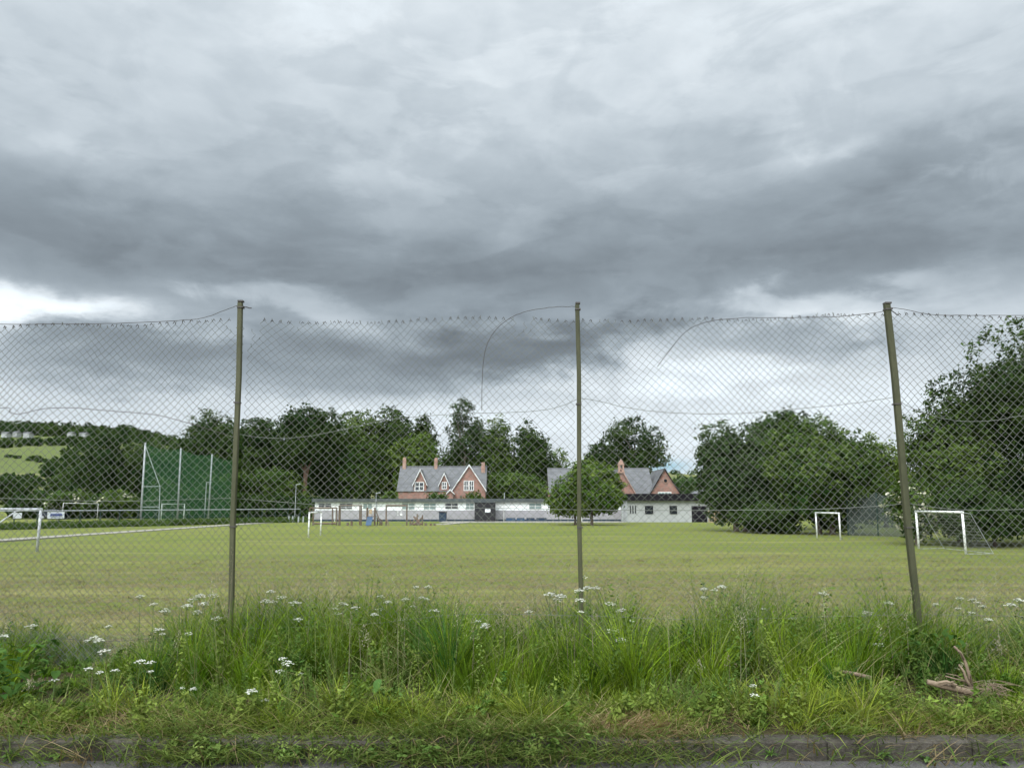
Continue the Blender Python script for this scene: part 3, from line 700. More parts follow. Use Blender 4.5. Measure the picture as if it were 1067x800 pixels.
# --- red sandstone house
def gable_roof(t, x0, x1, y0, ridge_y, y1, ze, zr, ov=.25, th=.14, mat='slate', name='roof'):
    """ridge along x"""
    m_ = MB()
    m_.slab((x0 - ov, y0 - ov, ze - .12), (x1 + ov, y0 - ov, ze - .12), (x1 + ov, ridge_y, zr), (x0 - ov, ridge_y, zr), th)
    m_.slab((x0 - ov, y1 + ov, ze - .12), (x1 + ov, y1 + ov, ze - .12), (x1 + ov, ridge_y, zr), (x0 - ov, ridge_y, zr), th)
    m_.tube([(x0 - ov, ridge_y, zr), (x1 + ov, ridge_y, zr)], .1, 6)
    return m_.build(name, M[mat], t)
def cross_gable(t, xa, xb, y, yback, ze, zr, wall='brick', board='white', bw=.22, name='gable'):
    """front-facing gable: wall triangle, two roof slopes running back, bargeboards"""
    xm = (xa + xb) / 2; ov = .2
    g = MB().poly_prism([(xa, y, ze), (xb, y, ze), (xm, y, zr)], (0, yback - y, 0)).build(name, M[wall], t)
    sl = (zr - ze) / ((xb - xa) / 2)
    r = MB()
    for s in (-1, 1):
        xe = xm + s * ((xb - xa) / 2 + ov); zee = zr - sl * ((xb - xa) / 2 + ov)
        r.slab((xe, y - .25, zee + .1), (xm, y - .25, zr + .12), (xm, yback, zr + .12), (xe, yback, zee + .1), .1)
    r.build(name + '_roof', M['slate'], g)
    bb = MB()
    for s in (-1, 1):
        xe = xm + s * ((xb - xa) / 2 + ov); zee = zr - sl * ((xb - xa) / 2 + ov)
        bb.poly_prism([(xe, y - .33, zee + .14), (xm, y - .33, zr + .18), (xm, y - .33, zr + .18 - bw * 1.35), (xe, y - .33, zee + .14 - bw)], (0, .06, 0))
    bb.build('bargeboard', M[board], g)
    return g
def chimney(t, px, r_top, r_bot, y, wpx=5, pots=2):
    x = PX(px, y); w_ = wpx / FPX * y / 2; z0, z1 = PZ(r_bot, y), PZ(r_top, y)
    h = z1 - z0
    ch = MB().box(x - w_, x + w_, y - .4, y + .4, z0 - .6, z0 + h * .62).box(x - w_ * 1.15, x + w_ * 1.15, y - .47, y + .47, z0 + h * .62 + .002, z0 + h * .72).build('chimney', M['stone_pale'], t)
    p = MB()
    for k in range(pots):
        xx = x + (k - (pots - 1) / 2) * w_ * .95
        p.tube([(xx, y, z0 + h * .72), (xx, y, z1)], [.16, .13], 8)
    p.build('chimney_pot', M['stone_pale'], ch)

Y = 128.0; x0, x1 = PX(414.5, Y), PX(505, Y)
ze = PZ(511, Y); zr = PZ(486, Y + 3.6); gz2 = FIELD_Z
t = thing('red_house', 'red sandstone house with white bargeboards, slate roof and three chimneys', 'house', ((x0 + x1) / 2, Y, gz2))
MB().box(x0, x1, Y, Y + 7.2, gz2 - .2, ze).poly_prism([(x0, Y, ze + .002), (x0, Y + 7.2, ze + .002), (x0, Y + 3.6, zr - .2)], (.4, 0, 0)).poly_prism([(x1 - .4, Y, ze + .002), (x1 - .4, Y + 7.2, ze + .002), (x1 - .4, Y + 3.6, zr - .2)], (.4, 0, 0)).build('wall', M['brick'], t)
gable_roof(t, x0, x1, Y, Y + 3.6, Y + 7.2, ze, zr)
yf = Y - .8
MB().box(PX(471.5, yf), PX(505.5, yf), yf, Y, gz2 - .2, PZ(510, yf)).build('wing_wall', M['brick'], t)
cross_gable(t, PX(471.5, yf), PX(505.5, yf), yf, Y + 3.6, PZ(510, yf) + .003, PZ(484.6, yf))
for k in (0, 1):
    a = 483 + k * 5.6
    window(t, PX(a, yf), PX(a + 5, yf), PZ(511.2, yf), PZ(500.6, yf), yf - .035, 2, 2, 'glass', .11)
yd = Y - .12
for a, b, ap, e, wa, wb in ((429.5, 445, 489.6, 503.5, 431.6, 441.4), (456.5, 468.5, 493.4, 504, 460, 465.2)):
    MB().box(PX(a + 1.2, yd), PX(b - 1.2, yd), yd, Y + 2.6, ze - 1.6, PZ(e, yd)).build('dormer_wall', M['brick'], t)
    cross_gable(t, PX(a + 1.2, yd), PX(b - 1.2, yd), yd, Y + 3.2, PZ(e, yd) + .003, PZ(ap, yd), name='dormer_gable')
    window(t, PX(wa, yd), PX(wb, yd), PZ(511.4 if wb - wa > 8 else 509.6, yd), PZ(502, yd), yd - .035, 2, 2, 'glass', .12)
yp = Y - 2
MB().box(PX(465.8, yp), PX(472, yp), yp, Y - .85, gz2 - .2, PZ(514, yp)).build('porch_wall', M['brick'], t)
cross_gable(t, PX(465.5, yp), PX(472.3, yp), yp, Y - .85, PZ(514, yp) + .003, PZ(510.6, yp), name='porch_gable', bw=.15)
chimney(t, 420.5, 476.5, 487, Y + 3.6, 3.2); chimney(t, 453.6, 476.8, 487, Y + 3.6, 3.2); chimney(t, 503.2, 481.5, 500, Y + 3.0, 3.8)
for px, w_, top, lab in ((455, 22, 508.5, 'low leafy shrub before the middle of the red house'), (495, 30, 510, 'low leafy shrub with a few flowers before the right gable of the red house'), (405, 16, 512, 'low pale green shrub at the left corner of the red house')):
    T('shrub', lab, px, top, w_, 122, 'mid', 2500, .26, 8, bottom=0, seed=60 + px, cat='bush', trunk=False)

# --- school hall with gables and bellcote
Y = 118.0; x0, x1 = PX(573.5, Y), PX(694, Y); ze = PZ(513.5, Y); zr = PZ(488, Y + 4)
t = thing('school_hall', 'red sandstone school hall with slate roof, bellcote and dark edged gable', 'building', ((x0 + x1) / 2, Y, gz))
MB().box(x0, x1, Y, Y + 8, gz - .2, ze).poly_prism([(x0, Y, ze + .002), (x0, Y + 8, ze + .002), (x0, Y + 4, zr - .25)], (.4, 0, 0)).build('wall', M['brick'], t)
gable_roof(t, x0, x1 - 2, Y, Y + 4, Y + 8, ze, zr)
yg = Y - 1.2
MB().box(PX(677.5, yg), PX(709.5, yg), yg, Y + 9, gz - .2, PZ(515, yg)).build('gable_wall', M['brick'], t)
cross_gable(t, PX(677.5, yg), PX(709.5, yg), yg, Y + 9, PZ(515, yg) + .003, PZ(488.6, yg), board='fascia', bw=.2)
c0 = P(693.3, 500.7, yg)
ring = MB().tube([(c0.x, yg - .1, c0.z), (c0.x, yg - .004, c0.z)], .36, 14).build('round_window', M['stone_pale'], t)
MB().tube([(c0.x, yg - .13, c0.z), (c0.x, yg - .102, c0.z)], .26, 14).build('pane', M['glass'], ring)
window(t, PX(686, yg), PX(700, yg), PZ(519, yg), PZ(512.3, yg), yg - .035, 4, 2, 'blind', .1)
yb = Y - 1.6
MB().box(PX(633, yb), PX(661.5, yb), yb, Y, gz - .2, PZ(513, yb)).build('bell_wing_wall', M['brick'], t)
cross_gable(t, PX(633.5, yb), PX(661.5, yb), yb, Y + 4, PZ(513, yb) + .003, PZ(488, yb), wall='brick', board='stone_pale', name='bell_gable')
bxa, bxb = PX(645.2, yb), PX(651, yb); xm = (bxa + bxb) / 2; z0, z1 = PZ(491, yb), PZ(484.4, yb)
bc = MB(); bc.box(bxa, bxa + .24, yb - .25, yb + .45, z0, z1).box(bxb - .24, bxb, yb - .25, yb + .45, z0, z1).box(bxa - .08, bxb + .08, yb - .3, yb + .5, z0 - .25, z0 - .004)
bc.poly_prism([(bxa - .1, yb - .3, z1 + .003), (bxb + .1, yb - .3, z1 + .003), (xm, yb - .3, PZ(478, yb))], (0, .8, 0))
bco = bc.build('bellcote', M['stone_pale'], t)
MB().tube([(xm, yb + .1, z0 + .15), (xm, yb + .1, z0 + .4), (xm, yb + .1, z0 + .7)], [.2, .14, .04], 10).build('bell', M['fascia'], bco)
yl = Y - 1.0
MB().box(PX(588, yl), PX(612, yl), yl, Y, gz - .2, PZ(510, yl)).build('left_wing_wall', M['brick'], t)
cross_gable(t, PX(588, yl), PX(612, yl), yl, Y + 4, PZ(510, yl) + .003, PZ(488.4, yl), board='fascia', name='left_gable')
# small slate roof with a grey peak beyond
Yp = 116
t = thing('pavilion', 'small building with a pointed grey slate roof at the right end of the school', 'building', (PX(731, Yp), Yp, gz))
xa, xb = PX(722, Yp), PX(741, Yp); za = PZ(515.5, Yp); zp = PZ(508, Yp + 1.4); xm = (xa + xb) / 2
MB().box(xa + .15, xb - .15, Yp + .15, Yp + 2.6, gz - .1, za).build('wall', M['harl'], t)
pr = MB(); pr.v += [(xa, Yp, za + .003), (xb, Yp, za + .003), (xb, Yp + 2.8, za + .003), (xa, Yp + 2.8, za + .003), (xm, Yp + 1.4, zp)]
pr.f += [(3, 2, 1, 0), (0, 1, 4), (1, 2, 4), (2, 3, 4), (3, 0, 4)]; pr.build('roof', M['slate'], t)

# --- pale extension with dark fascia
Y = 100.0; x0, x1 = PX(652.5, Y), PX(737.5, Y); zt = PZ(521.6, Y)
t = thing('flat_roof_extension', 'pale harled flat roofed extension with a deep black fascia and dark doorway', 'building', ((x0 + x1) / 2, Y, gz))
MB().box(x0, x1, Y, Y + 9, gz - .2, zt).build('wall', M['harl'], t)
MB().box(x0 - .2, x1 + .3, Y - .5, Y + 9.3, zt + .003, PZ(514.2, Y - .5)).build('fascia', M['fascia'], t)
for a, b in ((672, 680.5), (697.6, 705.4)):
    window(t, PX(a, Y), PX(b, Y), PZ(535.4, Y), PZ(526.8, Y), Y - .01, 2, 2, 'glass', .06, 'fascia')
for a in (656.3, 658.9, 661.6):
    window(t, PX(a, Y), PX(a + 1.1, Y), PZ(535, Y), PZ(526.8, Y), Y - .01, 1, 1, 'glass', .02, 'fascia')
dr = MB().box(PX(720.5, Y), PX(736.4, Y), Y - .07, Y - .004, gz, PZ(527, Y)).build('door', M['fascia'], t)
dd = MB()
for k in range(1, 5): zz = gz + (PZ(527, Y) - gz) * k / 5; dd.box(PX(720.9, Y), PX(736, Y), Y - .085, Y - .073, zz - .03, zz + .03)
dd.build('door_rail', M['black'], dr)
for px in (648.6, 653.2):
    MB().tube([(PX(px, Y - .3), Y - .3, gz), (PX(px, Y - .3), Y - .3, zt - .02)], .05, 6).build('drainpipe', M['galv'], t)
Yw = 98.5
t = thing('wooden_screen', 'pale wooden boarded screen right of the dark doorway', 'screen', (PX(743, Yw), Yw, gz))
b = MB()
for k in range(9): b.box(PX(738, Yw) + k * .15, PX(738, Yw) + k * .15 + .135, Yw, Yw + .03, gz, PZ(531.5, Yw))
b.build('boards', M['pale_wood'], t)
for px in (738.6, 747.6): MB().box(PX(px, Yw) - .04, PX(px, Yw) + .04, Yw + .034, Yw + .12, gz, PZ(531.2, Yw)).build('post', M['timber'], t)

# --- parked cars
def car(name, label, x, y, z, L, mat, rot=0):
    """side-on hatchback, L metres long along x"""
    t = thing(name, label, 'car', (x, y, z))
    H = 1.48; h = L / 2
    prof = [(-h, .35), (-h + .05, .72), (-h + .55, .88), (-h + 1.15, H - .12), (-h + 1.6, H), (h - 1.25, H), (h - .5, 1.05), (h - .05, .9), (h, .35)]
    b = MB().poly_prism([(x + px, y - .85, z + pz) for px, pz in prof], (0, 1.7, 0)).build('body', M[mat], t, bevel=.07)
    for s in (-.865, .835):
        g = MB().poly_prism([(x - h + .85, y + s, z + .93), (x - h + 1.25, y + s, z + H - .15), (x - h + 1.65, y + s, z + H - .08), (x + h - 1.3, y + s, z + H - .08), (x + h - .75, y + s, z + .98)], (0, .03, 0))
        g.build('side_window', M['glass'], t)
    for wx in (-h + .75, h - .8):
        for wy in (y - .88, y + .7):
            wh = MB().tube([(x + wx, wy, z + .31), (x + wx, wy + .18, z + .31)], .31, 14).build('wheel', M['tyre'], t)
            MB().tube([(x + wx, wy - .012, z + .31), (x + wx, wy - .002, z + .31)], .19, 10).build('rim', M['galv'], wh)
    for wy in (y - .7, y + .45):
        MB().box(x - h - .015, x - h + .1, wy, wy + .25, z + .66, z + .78).build('headlight', M['lens'], t)
    MB().poly_prism([(x - h + .62, y - .68, z + .93), (x - h + .62, y + .68, z + .93), (x - h + 1.12, y + .6, z + H - .14), (x - h + 1.12, y - .6, z + H - .14)], (-.04, 0, .03)).build('windscreen', M['glass'], t)
    return t
car('parked_car', 'dark navy car parked beyond the railing above the white banner', PX(57, 118), 118, gz + .05, 3.9, 'car_paint')

# ------------------------------------------------------------------ goals
def goal(label, A, B, H, mat, depth_vec=None, net=True, r=.05, lean_back=1.4):
    """two posts at ground points A and B"""
    A, B = Vector(A), Vector(B); up = Vector((0, 0, H))
    t = thing('football_goal', label, 'goal', (A + B) / 2, 'football goals on the pitches')
    MB().tube([A, A + up], r, 8).build('goalpost', M[mat], t, smooth=True)
    MB().tube([B, B + up], r, 8).build('goalpost', M[mat], t, smooth=True)
    d = (B - A).normalized()
    MB().tube([A + up - d * r, B + up + d * r], r, 8).build('crossbar', M[mat], t, smooth=True)
    if depth_vec is not None:
        D = Vector(depth_vec)
        bk = MB()
        for q in (A, B):
            bk.tube([q + up, q + up * .96 + D * .3, q + D], r * (.22 if net else .5), 6); 
            if net: bk.tube([q, q + D], r * .2, 6)
        if net: bk.tube([A + D, B + D], r * .2, 6)
        bk.build('back_stay', M['galv'] if mat != 'grey_goal' else M['grey_goal'], t)
        if net:
            nv = MB(); n = 22
            a1, b1 = A + up * .97 + D * .3, B + up * .97 + D * .3
            for k in range(n + 1):
                f = k / n
                nv.tube([A.lerp(B, f) + up * .99, a1.lerp(b1, f) - up * .05 * math.sin(math.pi * f), (A + D).lerp(B + D, f)], .005, 3, False)
            for k in range(14):
                f = k / 13
                nv.tube([a1.lerp(A + D, f), b1.lerp(B + D, f)], .005, 3, False)
                for q, q1 in ((A, a1), (B, b1)):
                    nv.tube([q + up * (1 - f) * .99, q1.lerp(q + D, f)], .005, 3, False)
            nv.build('net', M['wire'], t)
    return t
def G(px, row):
    """ground point on the field under a pixel"""
    v = (400.0 - row) / FPX; dz_ = sp + v * cp; tt = (FIELD_Z - CAM_Z) / dz_
    return Vector(((px - 533.5) / FPX * tt, (cp - v * sp) * tt, FIELD_Z))
a, b = G(321.3, 560.5), G(334, 558); goal('small white football goal standing alone on the left of the pitch', a, b, 1.72, 'white_goal')
a, b = G(851.5, 560.5), G(876, 562.8); goal('small white football goal without net on the right side', a, b, 1.72, 'white_goal')
a, b = G(957.5, 571.5), G(1006.5, 577); goal('larger white football goal with a net by the huge tree', a, b, 1.92, 'white_goal', (1.5, .35, 0), True, .055)
a = G(38.5, 575); goal('grey football goal cut off by the left edge', a, a + Vector((-5.5, -1.0, 0)), 2.05, 'grey_goal', (-2.3, -2.6, 0), False, .065)
gl = goal('far white football goal behind the ball net poles', G(172, 547) + Vector((-3.2, 6, .1)), G(195, 546) + Vector((-3.2, 6.5, .1)), 2.2, 'white_goal', (-.4, 1.6, 0), True, .06)
gl = goal('far white football goal beyond the railing above the white banner', P(64.5, 541, 92), P(101, 541, 95), 1.9, 'white_goal', None, False, .028)

# ------------------------------------------------------------------ railing with banners
t = thing('pitch_railing', 'dark green railing with a pale top rail along the left of the pitch', 'fence', (-40, 82, FIELD_Z))
Ra, Rb = Vector((-56, 57, FIELD_Z)), Vector((-27.5, 101, FIELD_Z)); n = 26
for k in range(n + 1):
    q = Ra.lerp(Rb, k / n)
    MB().tube([q - Vector((0, 0, .2)), q + Vector((0, 0, 1.62))], .055, 6).build('rail_post', M['dkgreen'], t)
MB().tube([Ra + Vector((0, 0, 1.66)), Rb + Vector((0, 0, 1.66))], .05, 6).build('top_rail', M['galv'], t)
MB().tube([Ra + Vector((0, 0, .9)), Rb + Vector((0, 0, .9))], .025, 5).build('mid_rail', M['dkgreen'], t)
rd = (Rb - Ra).normalized(); rn = Vector((rd.y, -rd.x, 0))
def on_rail(px):
    k = (px - 533.5) / FPX * 1.0
    # column px crosses the railing line
    s_ = (k * Ra.y * .99 - Ra.x) / (rd.x - k * rd.y * .99); return Ra + rd * s_
def banner(label, pa, pb, z0, z1, mat, strokes):
    a, b = on_rail(pa) + rn * .09, on_rail(pb) + rn * .09
    t = thing('banner', label, 'sign', ((a + b) / 2).to_tuple()[:2] + (FIELD_Z + z0,), 'banners on the railing')
    MB().poly_prism([a + Vector((0, 0, z0)), b + Vector((0, 0, z0)), b + Vector((0, 0, z1)), a + Vector((0, 0, z1))], -rn * .02).build('panel', M[mat], t)
    if strokes:
        L = (b - a).length; mb = MB(); rs = random.Random(2)
        u = .16 * L
        while u < .84 * L:      # a line of slanting blue handwriting-like strokes, too small to read
            w_ = rs.uniform(.05, .10) * L * .5; zc_ = z0 + (z1 - z0) * .6; hh = (z1 - z0) * rs.uniform(.14, .26)
            p = a + rd * u + rn * .012
            mb.tube([p + Vector((0, 0, zc_ - hh)), p + rd * w_ * .6 + Vector((0, 0, zc_ + hh)), p + rd * w_ + Vector((0, 0, zc_ - hh))], .026, 4)
            u += w_ * 1.15
        p = a + rd * L * .2 + rn * .012; mb.tube([p + Vector((0, 0, z0 + (z1-z0)*.25)), p + rd * L * .55 + Vector((0, 0, z0 + (z1-z0)*.28))], .02, 4)
        mb.build('lettering', M['sign_blue'], t)
banner('white banner with a line of blue writing on the railing', 51, 68.5, .92, 1.55, 'sign', True)
banner('smaller plain pale banner on the railing left of the white banner', 15.5, 24.5, .98, 1.5, 'sign', False)

# ------------------------------------------------------------------ ball-stop nets
t = thing('ball_stop_net', 'tall green ball stop net hung on pale poles left of the pitch', 'net', (-40.8, 95, FIELD_Z))
poles = [(147.5, 151.5, 461), (185.5, 188.5, 467), (217.5, 221, 473), (243, 246, 478)]
yd_ = [84, 94, 106, 118]
tops = []
for (pb_, pt_, rt), yy in zip(poles, yd_):
    b0 = P(pb_, 530, yy); b0.z = FIELD_Z; t0 = P(pt_, rt, yy); tops.append((b0, t0))
    MB().tube([b0, t0], [.105, .085], 8).build('pole', M['galv'], t, smooth=True)
nv = []; nf = []
for k in range(len(tops) - 1):
    (b0, t0), (b1, t1) = tops[k], tops[k + 1]; n = 8
    for i in range(n):
        f0, f1 = i / n, (i + 1) / n
        sg = lambda f: Vector((0, 0, -.35 * math.sin(math.pi * f)))
        q = len(nv)
        nv += [b0.lerp(b1, f0) + Vector((-.1, 0, .15)), b0.lerp(b1, f1) + Vector((-.1, 0, .15)), t0.lerp(t1, f1) + sg(f1) - Vector((.1, 0, .1)), t0.lerp(t1, f0) + sg(f0) - Vector((.1, 0, .1))]
        nf.append((q, q + 1, q + 2, q + 3))
np_mesh('net', np.array(nv), np.array(nf), M['netgreen'], parent=t)
b0, t0 = tops[0]; f0 = b0 + Vector((1.7, .6, 0))
br = MB(); br.tube([f0, f0 + Vector((-.15, 0, 4.2)), t0 - Vector((0, 0, .3))], .04, 6)
for f, zz in ((0, 2.0), (0, 4.2)): br.tube([b0.lerp(t0, zz / 9.0), f0.lerp(f0 + Vector((-.15, 0, 4.2)), zz / 4.2)], .032, 6)
br.build('brace', M['galv'], t)
s0 = P(213.5, 530, 104); s0.z = FIELD_Z
MB().tube([s0, s0 + Vector((0, 0, 5.2))], .055, 6).tube([s0 + Vector((0, 0, 5.2)), s0 + Vector((.6, .4, 5.2))], .04, 6).build('short_pole', M['galv'], t)

t = thing('ball_stop_net', 'grey drooping ball stop netting under the trees right of the small white goal', 'net', (PX(912, 56), 56, FIELD_Z))
tops = []
for px, rt, yy in ((882, 510, 58), (913, 513, 56.5), (948, 514, 55)):
    b0 = P(px, 530, yy); b0.z = FIELD_Z; t0 = P(px, rt, yy); tops.append((b0, t0))
    MB().tube([b0, t0], .045, 6).build('pole', M['dkgreen'], t)
nv = []; nf = []
for k in range(2):
    (b0, t0), (b1, t1) = tops[k], tops[k + 1]; n = 8
    for i in range(n):
        f0, f1 = i / n, (i + 1) / n; sg = lambda f: Vector((0, .25 * math.sin(6.3 * f + k), -.28 * math.sin(math.pi * f)))
        q = len(nv); nv += [b0.lerp(b1, f0), b0.lerp(b1, f1), t0.lerp(t1, f1) + sg(f1), t0.lerp(t1, f0) + sg(f0)]; nf.append((q, q + 1, q + 2, q + 3))
np_mesh('net', np.array(nv), np.array(nf), M['netgrey'], parent=t)

# ------------------------------------------------------------------ lamp posts
def lamp(label, px, row_top, yy):
    x = PX(px, yy); z1 = PZ(row_top, yy)
    t = thing('lamp_post', label, 'lamp post', (x, yy, FIELD_Z), 'lamp posts by the school')
    MB().tube([(x, yy, FIELD_Z), (x, yy, FIELD_Z + 1), (x, yy, z1)], [.06, .045, .035], 8).build('pole', M['galv'], t)
    MB().tube([(x - .05, yy, z1 + .02), (x + .55, yy, z1 + .1)], [.035, .06], 6).build('lamp_head', M['galv'], t)
lamp('grey lamp post in front of the reddish tree trunk', 307.5, 505, 102)
lamp('grey lamp post before the long block left of the red house', 391.6, 514, 101)

# ------------------------------------------------------------------ timber play equipment
def ground(px, row, H=0): q = G(px, row); q.z += H; return q
def frame_thing(name, label, cat='climbing frame'):
    return thing(name, label, cat, (0, 0, 0), 'timber play equipment on the pitch edge')
def beam(p, q, r, t, name): return MB().tube([p, q], r, 6).build(name, M['timber'], t)
Yq = 84.0
def pq(px, py, dy=0): return P(px, py, Yq + dy)
def ped(px, dy=0): q = P(px, 540, Yq + dy); q.z = FIELD_Z - .1; return q
def set_root(t, p): t.location = p
# 1: low box frame at the left
t = thing('balance_frame', 'low timber frame with a long bottom beam, leftmost of the play equipment', 'play frame', ped(338), 'timber play equipment on the pitch edge')
for px, dy in ((326.5, 0), (351, 0), (346.5, 3), (323, 3)):
    beam(ped(px, dy), pq(px, 528.8, dy), .075, t, 'post')
beam(pq(326.5, 529, 0), pq(351, 529, 0), .07, t, 'top_beam'); beam(pq(323, 529, 3), pq(346.5, 529, 3), .07, t, 'top_beam'); beam(pq(326.5, 545.3, 0), pq(351, 545.3, 0), .09, t, 'bottom_beam')
# 2: tall bar
t = thing('climbing_bars', 'timber overhead bar frame right of the low frame', 'climbing frame', ped(365), 'timber play equipment on the pitch edge')
for px, dy in ((353.5, 0), (376.5, 0), (354.5, 2.5), (375, 2.5)): beam(ped(px, dy), pq(px, 526.4, dy), .075, t, 'post')
beam(pq(353.5, 526.6), pq(376.5, 526.6), .07, t, 'top_beam'); beam(pq(354.5, 526.6, 2.5), pq(375, 526.6, 2.5), .07, t, 'top_beam')
for k in range(7): beam(pq(355 + k * 3.2, 526.6), pq(355.6 + k * 3.1, 526.6, 2.5), .03, t, 'rung')
# 3: tower
t = thing('play_tower', 'timber climbing tower with a blue slide and tan panel', 'play tower', ped(388), 'timber play equipment on the pitch edge')
for px, dy in ((382.5, 0), (390.5, 0), (383.2, 1.5), (390.8, 1.5)): beam(ped(px, dy), pq(px, 528.5, dy), .085, t, 'post')
MB().box(pq(382.5, 538).x, pq(390.5, 538).x, Yq, Yq + 1.5, PZ(538.5, Yq), PZ(538.5, Yq) + .08).build('deck', M['timber'], t)
MB().box(pq(384.6, 530).x, pq(387.8, 530).x, Yq - .1, Yq - .04, PZ(535.5, Yq), PZ(530.5, Yq)).build('panel', M['pale_wood'], t)
a0 = pq(385.5, 538.2, -.15); MB().poly_prism([(a0.x - .3, Yq - .1, a0.z), (a0.x + .3, Yq - .1, a0.z), (a0.x + .45, Yq - 1.8, FIELD_Z + .12), (a0.x - .15, Yq - 1.8, FIELD_Z + .12)], (0, 0, -.06)).build('slide', M['blue'], t)
for px in (393.5, 396, 398): beam(ped(px, .6), pq(px, 539 + (px - 393) * .4, .6), .07, t, 'stepping_post')
beam(pq(391, 530.5, .6), ped(398.5, .2), .06, t, 'ramp_pole')
# 4: swing-like frame
t = thing('climbing_bars', 'wide timber goal shaped frame with hanging rope and ring', 'climbing frame', ped(413), 'timber play equipment on the pitch edge')
for px, dy in ((402.5, 0), (424, 0)): beam(ped(px, dy), pq(px, 526.2, dy), .085, t, 'post')
beam(pq(402, 526.5), pq(424.6, 526.5), .085, t, 'top_beam')
beam(pq(402.5, 540), ped(406, -1.3), .06, t, 'brace')
MB().tube([pq(414.6, 526.7), pq(414.6, 537)], .03, 5).build('rope', M['white'], t)
MB().tube([pq(417.8, 526.7), pq(418, 535)], .02, 5).build('rope', M['white'], t)
MB().box(pq(417, 535).x, pq(419, 535).x, Yq - .1, Yq + .1, PZ(536.8, Yq), PZ(535, Yq)).build('swing_seat', M['white'], t)
# 5: log pile / spider
t = thing('log_climber', 'jumble of slanting logs between posts, rightmost of the play equipment', 'climbing frame', ped(435), 'timber play equipment on the pitch edge')
for px in (427.5, 440.3): beam(ped(px), pq(px, 536.4 if px > 430 else 541), .075, t, 'post')
for a_, b_, r0, r1 in ((428, 436, 546, 537), (431, 440, 547, 539), (439, 431, 546, 538), (434.5, 434.8, 547, 535.5), (437.5, 433, 547, 539), (428, 440, 545.8, 545.6)):
    beam(pq(a_, r0), pq(b_, r1, .5), .085, t, 'log')
# stepping stumps
for i, (px, h, lab) in enumerate(((362.5, .35, 'short timber stump left of a taller stump before the overhead bars'), (366.5, .5, 'taller timber stump before the overhead bars'), (443.5, .3, 'low timber stump right beside the slanting logs'), (449, .25, 'low timber stump in the middle right of the slanting logs'), (453, .25, 'low timber stump farthest right of the slanting logs'))):
    q = ped(px, -.5); o = MB().tube([q, q + Vector((0, 0, h + .1))], .12, 8).build('timber_stump', M['timber'], loc=tuple(q)); tag(o, lab, 'stump', 'timber stumps on the pitch edge')
# low stools near the lamp
for i, (px, lab) in enumerate(((301, 'small grey bollard leftmost by the lamp post'), (305, 'small grey bollard left of the lamp pole foot'), (311, 'small grey bollard right of the lamp post'), (316, 'small grey bollard rightmost by the lamp post'))):
    q = P(px, 540, 98); q.z = FIELD_Z - .05; o = MB().tube([q, q + Vector((0, 0, .85))], .09, 8).build('bollard', M['galv'], loc=tuple(q)); tag(o, lab, 'bollard', 'bollards by the lamp post')

# ------------------------------------------------------------------ the chain-link fence
fence = thing('chain_link_fence', 'rusting chain link fence on olive posts along the road verge', 'fence', (0, FENCE_Y, .2))
posts = []      # (bottom, top)
for pb_, rb_, pt_, rt_, w_ in ((240.0, 640, 251.0, 315, .0215), (605.0, 640, 602.0, 317, .019), (955.5, 640, 924.5, 317, .026)):
    b0 = P(pb_, rb_, FENCE_Y); t0 = P(pt_, rt_, FENCE_Y)
    k = (0.1 - b0.z) / (t0.z - b0.z); posts.append((b0.lerp(t0, k), t0, w_))
posts = [(Vector((-5.75, FENCE_Y, .1)), Vector((-5.72, FENCE_Y, 3.45)), .034)] + posts + [(Vector((6.75, FENCE_Y, .1)), Vector((6.6, FENCE_Y, 3.42)), .034)]
for b0, t0, w_ in posts:
    mb = MB(); ns = 5
    d = t0 - b0
    ring = []
    for k in range(ns + 1):
        c_ = b0 + d * (k / ns); c_.x += .006 * math.sin(k * 2.1)
        ring.append(c_)
    # angle-iron section: two flanges
    for k in range(ns):
        a_, c_ = ring[k], ring[k + 1]
        def sec(p): return [(p.x - w_, p.y - w_, p.z), (p.x + w_, p.y - w_, p.z), (p.x + w_, p.y + w_, p.z), (p.x - w_, p.y + w_, p.z)]
        if k == 0: mb.v += sec(a_); mb.f.append((3, 2, 1, 0))
        q = len(mb.v) - 4; mb.v += sec(c_)
        for i in range(4): mb.f.append((q + i, q + (i + 1) % 4, q + 4 + (i + 1) % 4, q + 4 + i))
    q = len(mb.v) - 4; mb.f.append((q, q + 1, q + 2, q + 3))
    po = mb.build('post', M['post_green'], fence, bevel=.006)
    cap = MB().box(t0.x - w_ * 1.12, t0.x + w_ * 1.12, t0.y - w_ * 1.12, t0.y + w_ * 1.12, t0.z + .001, t0.z + .016).build('cap', M['wire_dark'], po)
    tie = MB()
    for f in (.39, .985, .72):
        c_ = b0.lerp(t0, f)
        tie.box(c_.x - w_ - .006, c_.x + w_ + .006, c_.y - w_ - .006, c_.y + w_ + .006, c_.z - .006, c_.z + .006)
    tie.build('wire_tie', M['wire_dark'], po)

